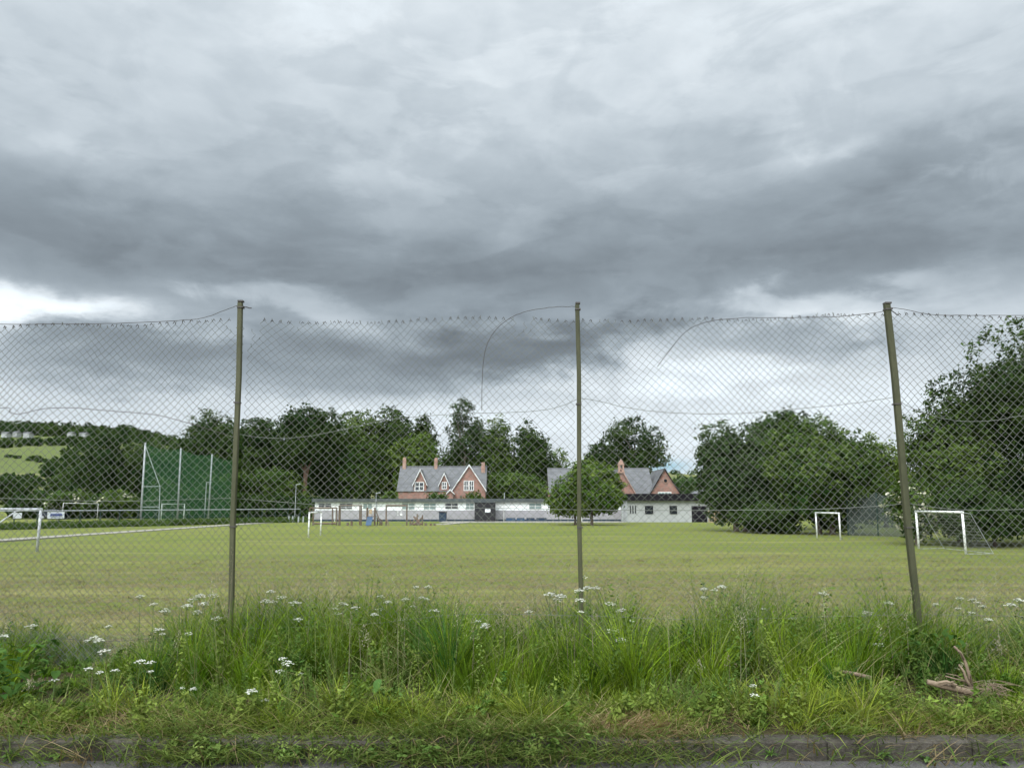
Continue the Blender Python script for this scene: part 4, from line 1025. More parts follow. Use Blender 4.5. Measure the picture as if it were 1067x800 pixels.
A_, B_ = .0358, .0352     # half diagonals of a diamond
ZB = .22
def top_z(x):
    r = np.interp(x, [-6, PX(0, FENCE_Y, 335), PX(120, FENCE_Y, 335), PX(225, FENCE_Y, 335), PX(300, FENCE_Y, 335), PX(480, FENCE_Y, 335), PX(600, FENCE_Y, 335), PX(760, FENCE_Y, 335), PX(920, FENCE_Y, 330), PX(1067, FENCE_Y, 330), 7],
                  [PZ(r_, FENCE_Y) for r_ in (337, 337.5, 337.5, 334.5, 335, 333.5, 333.5, 332, 328.5, 330, 330)])
    return r + (vnoise(x * 1.7, np.asarray(x) * 0, 91) - .5) * .045 + (vnoise(np.asarray(x) * 9, np.asarray(x) * 0, 92) - .5) * .02
frng = np.random.default_rng(4)
def warp_xy(x, z, seed):
    """sagging and bulging of the mesh"""
    ddx = (vnoise(x * 1.1, z * .9, seed) - .5) * .09 + (vnoise(x * 4, z * 3, seed + 1) - .5) * .02 + (vnoise(x * 14, z * 14, seed + 6) - .5) * .008
    ddy = (vnoise(x * .9, z * .8, seed + 2) - .5) * .12
    ddz = (vnoise(x * 1.2, z * .7, seed + 3) - .5) * .06 + (vnoise(x * 14, z * 14, seed + 7) - .5) * .008 - .02 * np.sin((z - ZB) * 1.1)
    return ddx, ddy, ddz
def chain_panel(xa, xb, seed, holes=(), k_off=0):
    nk = int((xb - xa) / A_) ; V = []; F = []; base = 0; WR = .0025
    zt_m = float(np.mean(top_z(np.linspace(xa, xb, 20)))); nj = int((zt_m - ZB) / B_)
    for k in range(nk):
        j = np.arange(nj + 1); i = k + ((k + j) % 2)
        x = xa + i * A_; z = ZB + j * B_
        zs = (top_z(x) - ZB) / (nj * B_); z = ZB + (z - ZB) * zs
        ddx, ddy, ddz = warp_xy(x, z, seed)
        edge = np.clip(np.minimum(x - xa, xb - x) / .25, 0, 1)
        y = FENCE_Y + .046 + np.abs(ddy) * edge + np.where((k + j) % 2 == 0, .0022, -.0022)
        pts = np.stack([x + ddx * edge, y, z + ddz * np.clip((nj - j) / 12, 0.25, 1)], 1)
        hi = nj
        for hx0, hx1, hz in holes:
            if hx0 < x[0] < hx1: hi = min(hi, int((hz + .05 * math.sin(k * 1.7) - ZB) / B_))
        pts = pts[:hi + 1]
        # twisted end above the top knuckle
        e = pts[-1] + np.array([frng.uniform(-.012, .012), -.004, frng.uniform(.012, .03)])
        pts = np.vstack([pts, e])
        n = len(pts)
        d = np.gradient(pts, axis=0); d /= np.linalg.norm(d, axis=1)[:, None] + 1e-9
        u = np.cross(d, np.array([0, 1.0, 0])); u /= np.linalg.norm(u, axis=1)[:, None] + 1e-9
        wv = np.cross(d, u)
        for a in range(4):
            ang = math.pi / 2 * a + .78
            V.append(pts + (u * math.cos(ang) + wv * math.sin(ang)) * WR)
        idx = np.arange(n - 1)
        for a in range(4):
            b = (a + 1) % 4
            F.append(np.stack([base + a * n + idx, base + b * n + idx, base + b * n + idx + 1, base + a * n + idx + 1], 1))
        base += 4 * n
    o = np_mesh('mesh_panel', np.concatenate(V), np.concatenate(F), M['wire'], parent=fence)
    # hooked knuckles along the top edge
    kn = MB()
    for k in range(0, nk, 1):
        i = k + ((k + nj) % 2); x = xa + i * A_
        if (k + nj) % 2 == 0: continue
        skip = False
        for hx0, hx1, hz in holes:
            if hx0 < x < hx1: skip = True
        if skip or frng.uniform() < .06: continue
        z = float(top_z(x)) + .004
        a = frng.uniform(-.012, .012)
        kn.tube([(x - .013 + a, FENCE_Y + .044, z - .008), (x + a, FENCE_Y + .042, z + .008 + frng.uniform(-.003, .008)), (x + .013 + a, FENCE_Y + .044, z - .008)], [.0028, .0045, .0028], 4)
    kn.build('knuckles', M['wire_dark'], o)
    return o
xs_ = [lambda z, b0=b0, t0=t0: b0.lerp(t0, (z - b0.z) / (t0.z - b0.z)).x for b0, t0, w_ in posts]
px_mid = [xs_[k](1.7) for k in range(5)]
p1 = posts[1][1].x
h1 = [(p1 - .10, p1 + .2, PZ(352, FENCE_Y)), (p1 + .02, p1 + .135, PZ(362, FENCE_Y)), (PX(300, FENCE_Y, 335), PX(312, FENCE_Y, 335), PZ(340, FENCE_Y)), (PX(540, FENCE_Y, 335), PX(556, FENCE_Y, 335), PZ(345, FENCE_Y))]
h3 = [(PX(640, FENCE_Y, 335), PX(648, FENCE_Y, 335), PZ(337, FENCE_Y)), (PX(665, FENCE_Y, 335), PX(672, FENCE_Y, 335), PZ(337, FENCE_Y))]
edges_top = [posts[k][1].x for k in range(5)]
chain_panel(px_mid[0], px_mid[1] + .02, 21, [(p1 - .09, p1 + .1, PZ(345, FENCE_Y))])
chain_panel(px_mid[1] + .03, px_mid[2], 22, h1)
chain_panel(px_mid[2] + .02, px_mid[3] - .03, 23, h3)
chain_panel(px_mid[3] - .02, px_mid[4], 24)

def wire(name, pts, r, mat, parent=fence, y=FENCE_Y + .05, wob=.004):
    q = [P(a, b, y) for a, b in pts]
    # smooth with catmull-rom
    out_ = []
    for i in range(len(q) - 1):
        p0, p1_, p2, p3 = q[max(i - 1, 0)], q[i], q[i + 1], q[min(i + 2, len(q) - 1)]
        for s in range(6):
            f = s / 6
            out_.append(.5 * ((2 * p1_) + (p2 - p0) * f + (2 * p0 - 5 * p1_ + 4 * p2 - p3) * f * f + (3 * p1_ - p0 - 3 * p2 + p3) * f ** 3))
    out_.append(q[-1])
    rw = random.Random(len(pts) * 7 + int(pts[0][0]))
    out_ = [p + Vector((0, rw.uniform(-wob, wob), rw.uniform(-wob, wob) * .5)) for p in out_]
    return MB().tube(out_, r, 5).build(name, mat, parent)
wire('top_wire', [(-110, 337.5), (0, 338), (60, 337.5), (120, 337), (185, 334), (213, 331), (232, 324), (250, 317.5)], .0030, M['wire_dark'])
wire('top_wire', [(250, 318), (258, 320.5), (262, 321)], .005, M['wire_dark'])
wire('loose_wire', [(602, 319.5), (588, 319.5), (572, 320.5), (545, 325.5), (526, 335), (512, 350), (505, 368), (502.5, 395), (502, 428)], .0029, M['wire_dark'])
wire('loose_wire', [(924, 324), (895, 328), (860, 330.5), (810, 331), (770, 331.5), (735, 336), (714, 346), (697, 366), (685, 382)], .0029, M['wire_dark'])
wire('top_wire', [(925, 320), (945, 323), (972, 328), (1010, 328.5), (1067, 328.5), (1150, 328)], .003, M['wire_dark'])
wire('top_wire', [(925, 321), (931, 325), (935, 328)], .005, M['wire_dark'])
wire('line_wire', [(-100, 440), (0, 425), (10, 429), (18, 431.5), (27, 430), (45, 426), (75, 425), (115, 428), (160, 432), (190, 439), (246, 456)], .0027, M['wire_dark'])
wire('line_wire', [(247, 452), (275, 456), (308, 456), (345, 450), (400, 438), (440, 434), (480, 431), (520, 430), (560, 428), (585, 423), (601, 416)], .0023, M['wire'])
wire('line_wire', [(603, 415), (625, 418), (655, 425), (700, 430), (760, 431), (830, 426), (890, 420), (930, 414)], .0025, M['wire'])
wire('line_wire', [(932, 414), (950, 425), (975, 434), (1005, 439), (1035, 438), (1067, 433), (1150, 424)], .0025, M['wire'])
wire('line_wire', [(-100, 520), (0, 519), (120, 522), (243, 519)], .0022, M['wire'])
wire('line_wire', [(244, 519), (340, 526), (470, 528.5), (604, 531)], .0022, M['wire'])
wire('line_wire', [(605, 531), (720, 531.5), (840, 530.5), (900, 528), (945, 524.5)], .0027, M['wire'])
wire('line_wire', [(946, 524.5), (1000, 531), (1067, 530.5), (1150, 528)], .0027, M['wire'])
# fine netting fixed along the foot at the left
def fine_net(xa, xb, z0, z1, a, seed):
    V = []; F = []; base = 0
    nk = int((xb - xa) / a); nj = int((z1 - z0) / a)
    for k in range(nk):
        j = np.arange(nj + 1); x = xa + (k + ((k + j) % 2)) * a; z = z0 + j * a
        ddx, ddy, ddz = warp_xy(x * 2, z * 2, seed)
        pts = np.stack([x + ddx, FENCE_Y + .03 + np.abs(ddy) * .7, z + ddz + .04 * np.sin(x * 2.3)], 1); n = len(pts)
        for o_ in ((-.0008, 0, 0), (.0008, 0, 0)): V.append(pts + np.array(o_))
        idx = np.arange(n - 1)
        F.append(np.stack([base + idx, base + n + idx, base + n + idx + 1, base + idx + 1], 1)); base += 2 * n
    np_mesh('wire_netting', np.concatenate(V), np.concatenate(F), M['wire_fine'], parent=fence)
fine_net(px_mid[0] + .05, px_mid[1] - .1, .16, .52, .016, 31)
wire('line_wire', [(-100, 655), (30, 668), (60, 665), (110, 668), (170, 664), (238, 660)], .0022, M['wire_dark'], y=FENCE_Y + .04)
wire('line_wire', [(242, 655), (380, 650), (480, 640), (604, 641)], .0020, M['wire'], y=FENCE_Y + .05)
wire('line_wire', [(606, 641), (720, 645), (840, 643), (953, 640), (1067, 642)], .0020, M['wire'], y=FENCE_Y + .05)

# ------------------------------------------------------------------ grass
def blades(X, Y, Hh, wdt, rng, tone, lean=.35, curl=.5, dirx=None, z0=None, segs=3):
    """curved tapering blades; returns V,F,tone"""
    n = len(X)
    Z = hgt(X, Y) if z0 is None else z0
    th = rng.uniform(0, 2 * math.pi, n) if dirx is None else dirx
    ln = np.abs(rng.normal(lean, np.abs(lean) * .5, n)); cu_ = rng.uniform(.1, 1, n) * curl
    face = rng.uniform(0, math.pi, n)
    wx, wy = np.cos(face), np.sin(face)
    V = np.zeros((n, segs + 1, 2, 3), np.float32)
    for s in range(segs + 1):
        f = s / segs
        off = Hh * (ln * f + cu_ * f * f)
        zz = Hh * (f - .35 * cu_ * f * f * (1 + ln))
        cx = X + np.cos(th) * off; cy = Y + np.sin(th) * off; cz = Z - .01 + zz
        hw = wdt * .5 * WIDE * (1 - f) ** .7 + .0004
        V[:, s, 0] = np.stack([cx - wx * hw, cy - wy * hw, cz], 1); V[:, s, 1] = np.stack([cx + wx * hw, cy + wy * hw, cz], 1)
    V = V.reshape(-1, 3); st = np.arange(n)[:, None] * (segs + 1) * 2
    F = np.concatenate([st + np.array([[2*s, 2*s+1, 2*s+3, 2*s+2]]) for s in range(segs)], 0)
    return V, F, np.repeat(tone, (segs + 1) * 2, 0)
WIDE = 1.9
def joined(name, parts, mat):
    V = []; F = []; Tn = []; b = 0
    for v, f, t_ in parts: V.append(v); F.append(f + b); Tn.append(t_); b += len(v)
    return tag(np_mesh(name, np.concatenate(V), np.concatenate(F), mat, np.concatenate(Tn)), kind='stuff')
def hue(rng, n, a, b, jit=.18):
    t_ = rng.uniform(size=(n, 1)); return (np.array(a) + (np.array(b) - np.array(a)) * t_) * rng.uniform(1 - jit, 1 + jit, (n, 1))
gap_l, gap_r = P(25, 700, 6.6).x, P(120, 700, 6.6).x
def tall(x, y):
    """height of the sward"""
    prof_ = np.interp(y, [5.28, 5.45, 5.75, 6.0, 6.2, 6.45, 7.2, 7.8, 8.6], [.10, .19, .25, .27, .46, .56, .54, .46, .2])
    v = prof_ * (.42 + .5 * vnoise(x * 1.5, y * 1.5, 40) + .85 * vnoise(x * 3.6, y * 3.6, 41) ** 1.7)
    gapm = np.exp(-((x - (gap_l + gap_r) / 2) / .50) ** 2) * np.clip((y - 5.85) / .35, 0, 1)
    v = v * (1 - .9 * gapm)
    v = v * np.interp(x, [-5.2, -4.4, -3.4, -2.7, 0.5, 2.2, 3.2, 4.0, 5], [.7, .6, .66, 1.0, 1.0, 1.05, .92, .86, .95])
    br = np.exp(-(((x - 3.45) / .55) ** 2 + ((y - 6.1) / .3) ** 2))       # trampled round the fallen branches
    return v * (1 - .55 * br)
rng = np.random.default_rng(21)
XR = (-7.0, 8.0)
parts = []
def scatter(n, y0, y1, clump=0.0, seed=0):
    x = rng.uniform(XR[0], XR[1], n); y = rng.uniform(y0, y1, n)
    if clump:
        keep = vnoise(x * 2.6, y * 2.6, seed) > clump * rng.uniform(.3, 1.2, n)
        x, y = x[keep], y[keep]
    line = 6.04 + .30 * (vnoise(x * 1.3, x * 0, 95) - .5)        # bare strip added for a shadow band between low growth and tall grass
    ok = (np.abs(y - line) > .11 + .12 * vnoise(x * 2.1, x * 0, 96)) | (rng.uniform(size=len(x)) < .12)
    return x[ok], y[ok]
# low background growth
x, y = scatter(15000, 5.32, 8.4); h = tall(x, y) * rng.uniform(.2, .6, len(x))
tn = hue(rng, len(x), (.05, .09, .020), (.12, .17, .04), .3)
parts.append(blades(x, y, h, rng.uniform(.0025, .005, len(x)), rng, tn, .4, .8))
# tussocks: blades fountain outwards from each centre
def tussocks(n, per, y0, y1, rad, hs, a, b, wd_, lean, seed, curl=.6):
    cx, cy = scatter(n, y0, y1, .35, seed); m = len(cx); per = int(per * .55)
    R = rng.uniform(*rad, m); Hc = tall(cx, cy) * rng.uniform(*hs, m); tc_ = hue(rng, m, a, b, .32)
    i = np.repeat(np.arange(m), per); k = len(i)
    rr_ = np.abs(rng.normal(0, .5, k)); aa = rng.uniform(0, 2 * math.pi, k)
    x = cx[i] + R[i] * rr_ * np.cos(aa) * .8; y = cy[i] + R[i] * rr_ * np.sin(aa) * .8
    h = Hc[i] * np.clip(1.08 - .42 * rr_, .3, 1.1) * rng.uniform(.55, 1.05, k)
    sway = rng.normal(0, .25, m)[i]
    return blades(x, y, h, rng.uniform(*wd_, k), rng, tc_[i] * rng.uniform(.5, 1.4, (k, 1)), lean * (.35 + rr_), curl, dirx=aa + rng.normal(0, .5, k) + sway)
parts.append(tussocks(560, 190, 5.75, 8.0, (.10, .24), (.55, 1.3), (.042, .100, .006), (.165, .240, .018), (.0025, .006), .34, 12))
parts.append(tussocks(430, 150, 5.9, 7.9, (.06, .16), (.7, 1.4), (.064, .140, .008), (.195, .27, .024), (.002, .0042), .22, 13))
parts.append(tussocks(300, 130, 5.36, 6.1, (.10, .24), (.7, 1.5), (.092, .148, .012), (.225, .265, .036), (.0025, .005), .65, 14, 1.0))
parts.append(tussocks(110, 140, 5.9, 7.8, (.07, .15), (.7, 1.2), (.024, .075, .015), (.06, .13, .028), (.003, .006), .25, 15))
parts.append(tussocks(40, 60, 5.7, 8.0, (.06, .14), (.9, 1.35), (.14, .16, .05), (.25, .24, .11), (.002, .0035), .3, 16))
# long leaning stalks
x, y = scatter(1500, 5.6, 7.6); h = tall(x, y) * rng.uniform(1.0, 1.5, len(x))
parts.append(blades(x, y, h, rng.uniform(.003, .005, len(x)), rng, hue(rng, len(x), (.12, .17, .04), (.22, .24, .09)), .7, .5, segs=4))
# straw and dead stems
x, y = scatter(4200, 5.35, 8.2); h = tall(x, y) * rng.uniform(.5, 1.15, len(x))
parts.append(blades(x, y, h, rng.uniform(.002, .004, len(x)), rng, hue(rng, len(x), (.22, .19, .09), (.36, .31, .17)), .5, .6))
# lying, tangled growth at the kerb edge
x, y = scatter(12000, 5.26, 5.75, .4, 48); h = rng.uniform(.08, .26, len(x))
parts.append(blades(x, y, h, rng.uniform(.002, .005, len(x)), rng, hue(rng, len(x), (.06, .10, .016), (.19, .22, .05), .35), .9, 1.0))
x, y = scatter(6000, 5.22, 5.62, .55, 47); h = rng.uniform(.05, .20, len(x))
parts.append(blades(x, y, h, rng.uniform(.0018, .004, len(x)), rng, hue(rng, len(x), (.17, .12, .06), (.33, .25, .14)), 1.1, 1.0))
# growth hanging over and in front of the kerb, mostly at the left
n = 34000; x = rng.uniform(XR[0], XR[1], n)
dens = np.interp(x, [-6, -3.7, -3.3, -2.45, -2.2, .3, .55, 1.0, 1.35, 6], [.6, .6, .3, .35, .95, .95, .6, .4, .14, .18]) * (vnoise(x * 2.3, x * 0, 61) * 1.1 + .25)
keep = rng.uniform(size=n) < dens; x = x[keep]; k = len(x); y = rng.uniform(5.02, 5.31, k)
mound = (.04 + .16 * vnoise(x * 4.5, y * 6, 63)) * np.clip((y - 4.99) / .2, .15, 1)
z0_ = rng.uniform(0, 1, k) ** .6 * mound + np.where(y > 5.14, .04, 0)
dryk = (vnoise(x * 3, y * 5, 62)[:, None] < .2) | (rng.uniform(size=(k, 1)) < .10)
tn = np.where(dryk, hue(rng, k, (.10, .07, .035), (.26, .20, .11), .3), hue(rng, k, (.06, .11, .02), (.17, .20, .055), .3))
parts.append(blades(x, y, rng.uniform(.06, .2, k), rng.uniform(.003, .006, k), rng, tn, .9, 1.0, dirx=rng.normal(-math.pi / 2, 1.2, k), z0=z0_))
# a dry tan mat on the kerb top just right of the middle post
k = 1800; x = rng.normal(.85, .16, k); y = rng.uniform(5.2, 5.5, k)
parts.append(blades(x, y, rng.uniform(.06, .16, k), rng.uniform(.002, .0045, k), rng, hue(rng, k, (.22, .13, .07), (.40, .29, .18), .3), 1.0, .9))
joined('verge_grass', parts, M['blade'])
# broad-leaved weeds within the sward
def weed_leaves(n, y0, y1, size, a, b, hl, hh, up=.6, elong=2.4):
    x, y = scatter(n, y0, y1, .5, int(n) % 17)
    z = hgt(x, y) + tall(x, y) * rng.uniform(hl, hh, len(x))
    tn = hue(rng, len(x), a, b) * (.8 + .4 * vnoise(x * 2, y * 2, 71)[:, None])
    return leaves(np.stack([x, y, z], 1), size, rng, tn, elong, up)
def weed_plants(n, y0, y1, hs, k, size, rad, a, b, seed, z_add=0.0, xr=None, xmask=None):
    """upright stems carrying leaves all the way up"""
    cx, cy = scatter(n, y0, y1, .3, seed)
    if xr is not None: cx = rng.uniform(*xr, len(cx))
    m = len(cx); hh = np.maximum(tall(cx, cy), .05) * rng.uniform(*hs, m); tcc = hue(rng, m, a, b, .28)
    i = np.repeat(np.arange(m), k); f = np.tile(np.linspace(.12, 1, k), m); aa = np.tile(np.arange(k) * 2.4, m) + rng.uniform(0, 6, m)[i]
    lx = rng.normal(0, .2, m); ly = rng.normal(-.05, .2, m); rd_ = rng.uniform(*rad, m)[i] * (1.15 - .75 * f) * rng.uniform(.5, 1.2, len(i))
    z = (hgt(cx, cy)[i] if z_add is None else hgt(cx, np.maximum(cy, 5.36))[i] + z_add) + hh[i] * f
    C = np.stack([cx[i] + lx[i] * hh[i] * f + rd_ * np.cos(aa), cy[i] + ly[i] * hh[i] * f + rd_ * np.sin(aa), z + rng.normal(0, .012, len(i))], 1)
    od = np.stack([np.cos(aa) * .5, np.sin(aa) * .5, np.full(len(i), .5)], 1)
    sz = size * rng.uniform(.6, 1.3, m)[i]
    V, F, Tn = leaves(C, 1.0, rng, tcc[i] * rng.uniform(.8, 1.2, (len(i), 1)), 2.3, .7, od)
    Cc = np.repeat(C, 4, 0); V = Cc + (V - Cc) * np.repeat(sz, 4)[:, None]
    return V, F, Tn
wp = [weed_plants(560, 5.4, 6.4, (.6, 1.15), 60, .0145, (.02, .07), (.05, .095, .016), (.135, .175, .035), 3),
      weed_plants(560, 5.8, 7.9, (.6, 1.05), 60, .0135, (.02, .07), (.036, .082, .015), (.095, .15, .032), 4),
      weed_plants(240, 5.36, 5.75, (.5, 1.1), 40, .019, (.03, .08), (.065, .115, .018), (.165, .205, .042), 6),
      weed_plants(130, 5.06, 5.3, (.5, 1.1), 40, .016, (.03, .08), (.075, .14, .03), (.17, .22, .055), 7, -.08, (-2.3, .5)),
      weed_plants(700, 5.6, 8.0, (.7, 1.1), 70, .008, (.02, .06), (.07, .13, .03), (.15, .21, .06), 8)]
joined('weed_leaves', wp, M['leaf'])
# stems with many short side shoots (horsetail, cleavers) and grass panicles
sx_, sy_ = scatter(1900, 5.5, 8.0); Vp = []
hh = tall(sx_, sy_) * rng.uniform(.8, 1.25, len(sx_)) + .03
k = 46; i = np.repeat(np.arange(len(sx_)), k); f = np.tile(np.linspace(.2, 1, k), len(sx_)); ang = rng.uniform(0, 6.28, len(i))
lx = rng.normal(0, .16, len(sx_)); ly = rng.normal(0, .12, len(sx_))
bx = sx_[i] + lx[i] * hh[i] * f ** 1.5; by = sy_[i] + ly[i] * hh[i] * f ** 1.5; bz = hgt(sx_[i], sy_[i]) + hh[i] * f
tn = hue(rng, len(sx_), (.07, .13, .025), (.13, .19, .05))[i]
st_ = [blades(bx, by, rng.uniform(.02, .05, len(i)) * (1.25 - f), rng.uniform(.0015, .003, len(i)), rng, tn, .9, .2, dirx=ang, z0=bz, segs=1)]
st_.append(blades(sx_, sy_, hh, np.full(len(sx_), .004), rng, hue(rng, len(sx_), (.09, .13, .04), (.16, .18, .07)), .12, .2))
px_, py_ = scatter(420, 5.8, 8.2); hp = tall(px_, py_) * rng.uniform(1.0, 1.35, len(px_)) + .06
k = 40; i = np.repeat(np.arange(len(px_)), k); f = np.tile(np.linspace(.72, 1, k), len(px_))
tcol = hue(rng, len(px_), (.20, .165, .12), (.36, .33, .24))
bz = hgt(px_[i], py_[i]) + hp[i] * f; sprd = (1.02 - f) * .11
st_.append(blades(px_[i] + rng.normal(0, 1, len(i)) * sprd, py_[i] + rng.normal(0, 1, len(i)) * sprd, rng.uniform(.006, .016, len(i)), rng.uniform(.002, .0035, len(i)), rng, tcol[i], .8, .2, z0=bz, segs=1))
st_.append(blades(px_, py_, hp, np.full(len(px_), .0028), rng, tcol * .8, .03, .03))
joined('tall_stems', st_, M['blade'])
WIDE = 1.0
# stubble and cuttings on the near field
n = 160000; y = 8.8 + rng.uniform(0, 1, n) ** 1.6 * 24; x = rng.uniform(-1, 1, n) * (y * .78 + 1)
tn = hue(rng, n, (.10, .13, .03), (.18, .195, .055)); dry = rng.uniform(size=n) < (.28 + .6 * vnoise(x * .35, y * 1.4, 81) ** 2)
tn[dry] = hue(rng, int(dry.sum()), (.13, .10, .055), (.34, .29, .16))
joined('mown_grass', [blades(x, y, rng.uniform(.03, .075, n) * (1 + .8 * (y < 12)), rng.uniform(.006, .014, n), rng, tn, .8, .8, segs=2)], M['blade'])

n = 5200; cy_ = 9.2 + rng.uniform(0, 1, n) ** 1.4 * 26; cx_ = rng.uniform(-1, 1, n) * (cy_ * .78 + 1)
kp = rng.uniform(size=n) < .25 + 1.1 * vnoise(cx_ * .3, cy_ * 1.1, 83) ** 2; cx_, cy_ = cx_[kp], cy_[kp]; n = len(cx_); k = 16
i = np.repeat(np.arange(n), k); sc_ = rng.uniform(.05, .16, n)
tn = hue(rng, n, (.05, .042, .024), (.26, .21, .11), .3)[i] * rng.uniform(.7, 1.3, (n * k, 1))
joined('grass_cuttings', [blades(cx_[i] + rng.normal(0, 1.5, n * k) * sc_[i], cy_[i] + rng.normal(0, .7, n * k) * sc_[i], rng.uniform(.05, .13, n * k), rng.uniform(.008, .016, n * k), rng, tn, 1.1, .9, segs=2)], M['blade'])

# ------------------------------------------------------------------ white umbels
urng = random.Random(17)
def umbel_geo(mb_s, fl_v, c, r, rgn):
    """one flat flower head: rays in mb_s, florets appended to fl_v"""
    n = rgn.randint(11, 17)
    for k in range(n):
        a = k * 2.399; q = r * math.sqrt((k + .5) / n)
        p = c + Vector((q * math.cos(a), q * math.sin(a), (.38 * r) * (1 - (q / r) ** 2) + rgn.uniform(-.16, .16) * r))
        mb_s.tube([c - Vector((0, 0, r * .55)), p], .0011, 3, False)
        for m_ in range(9):
            b_ = m_ * 2.399; s = r * .19 * math.sqrt((m_ + .5) / 9)
            fl_v.append(p + Vector((s * math.cos(b_), s * math.sin(b_), rgn.uniform(0, .0035))))
def umbel(label, px, row, yy, size=1.0, heads=1, bud=False):
    c = P(px, row, yy); g = float(hgt(c.x, yy)); H = c.z - g
    t = thing('umbel_flower', label, 'wildflower', (c.x, yy, g), 'white umbel flowers in the verge')
    s = MB(); rng_ = random.Random(int(px * 13 + row)); heads_l = []
    base = Vector((c.x + rng_.uniform(-.06, .06), yy + rng_.uniform(-.03, .03), g))
    s.tube([base, base.lerp(c, .5) + Vector((rng_.uniform(-.02, .02), 0, 0)), c - Vector((0, 0, .02))], [.004, .0032, .0022], 5)
    for k in range(heads):
        r = (.037 + rng_.uniform(-.006, .012)) * size
        cc = c.copy()
        if k:
            cc = c + Vector((rng_.choice((-1, 1)) * rng_.uniform(.05, .1), rng_.uniform(-.04, .04), -rng_.uniform(.0, .07)))
            st0 = base.lerp(c, .72); s.tube([st0, st0.lerp(cc, .6) + Vector((0, 0, -.01)), cc - Vector((0, 0, .02))], [.0025, .002, .0015], 4); r *= .8
        fl = []; umbel_geo(s, fl, cc, r, rng_); heads_l.append((fl, r))
    s.build('stem', M['stem'], t)
    nr = np.random.default_rng(int(px + row))
    for fl, r in heads_l:
        C = np.array([tuple(q) for q in fl]); tone = np.array([.68, .68, .60]) * nr.uniform(.85, 1.08, (len(C), 1))
        V, F, Tn = leaves(C, r * .2, nr, tone, 1.0, 1.1)
        np_mesh('flower_head', V, F, M['petal'], Tn, parent=t)
M['stem'] = worn('plant_stem', (.07, .12, .03), (.13, .18, .06), 8, .7, 0)
L1 = 'white umbel among those beside the foot of the left fence post'
L2 = 'white umbel among those at the left beside the low gap in the grass'
L3 = 'white umbel in the row left of the middle fence post'
L4 = 'white umbel among those round the foot of the middle fence post'
L5 = 'white umbel among those between the middle and right fence posts'
L6 = 'white umbel among those right of the right fence post'
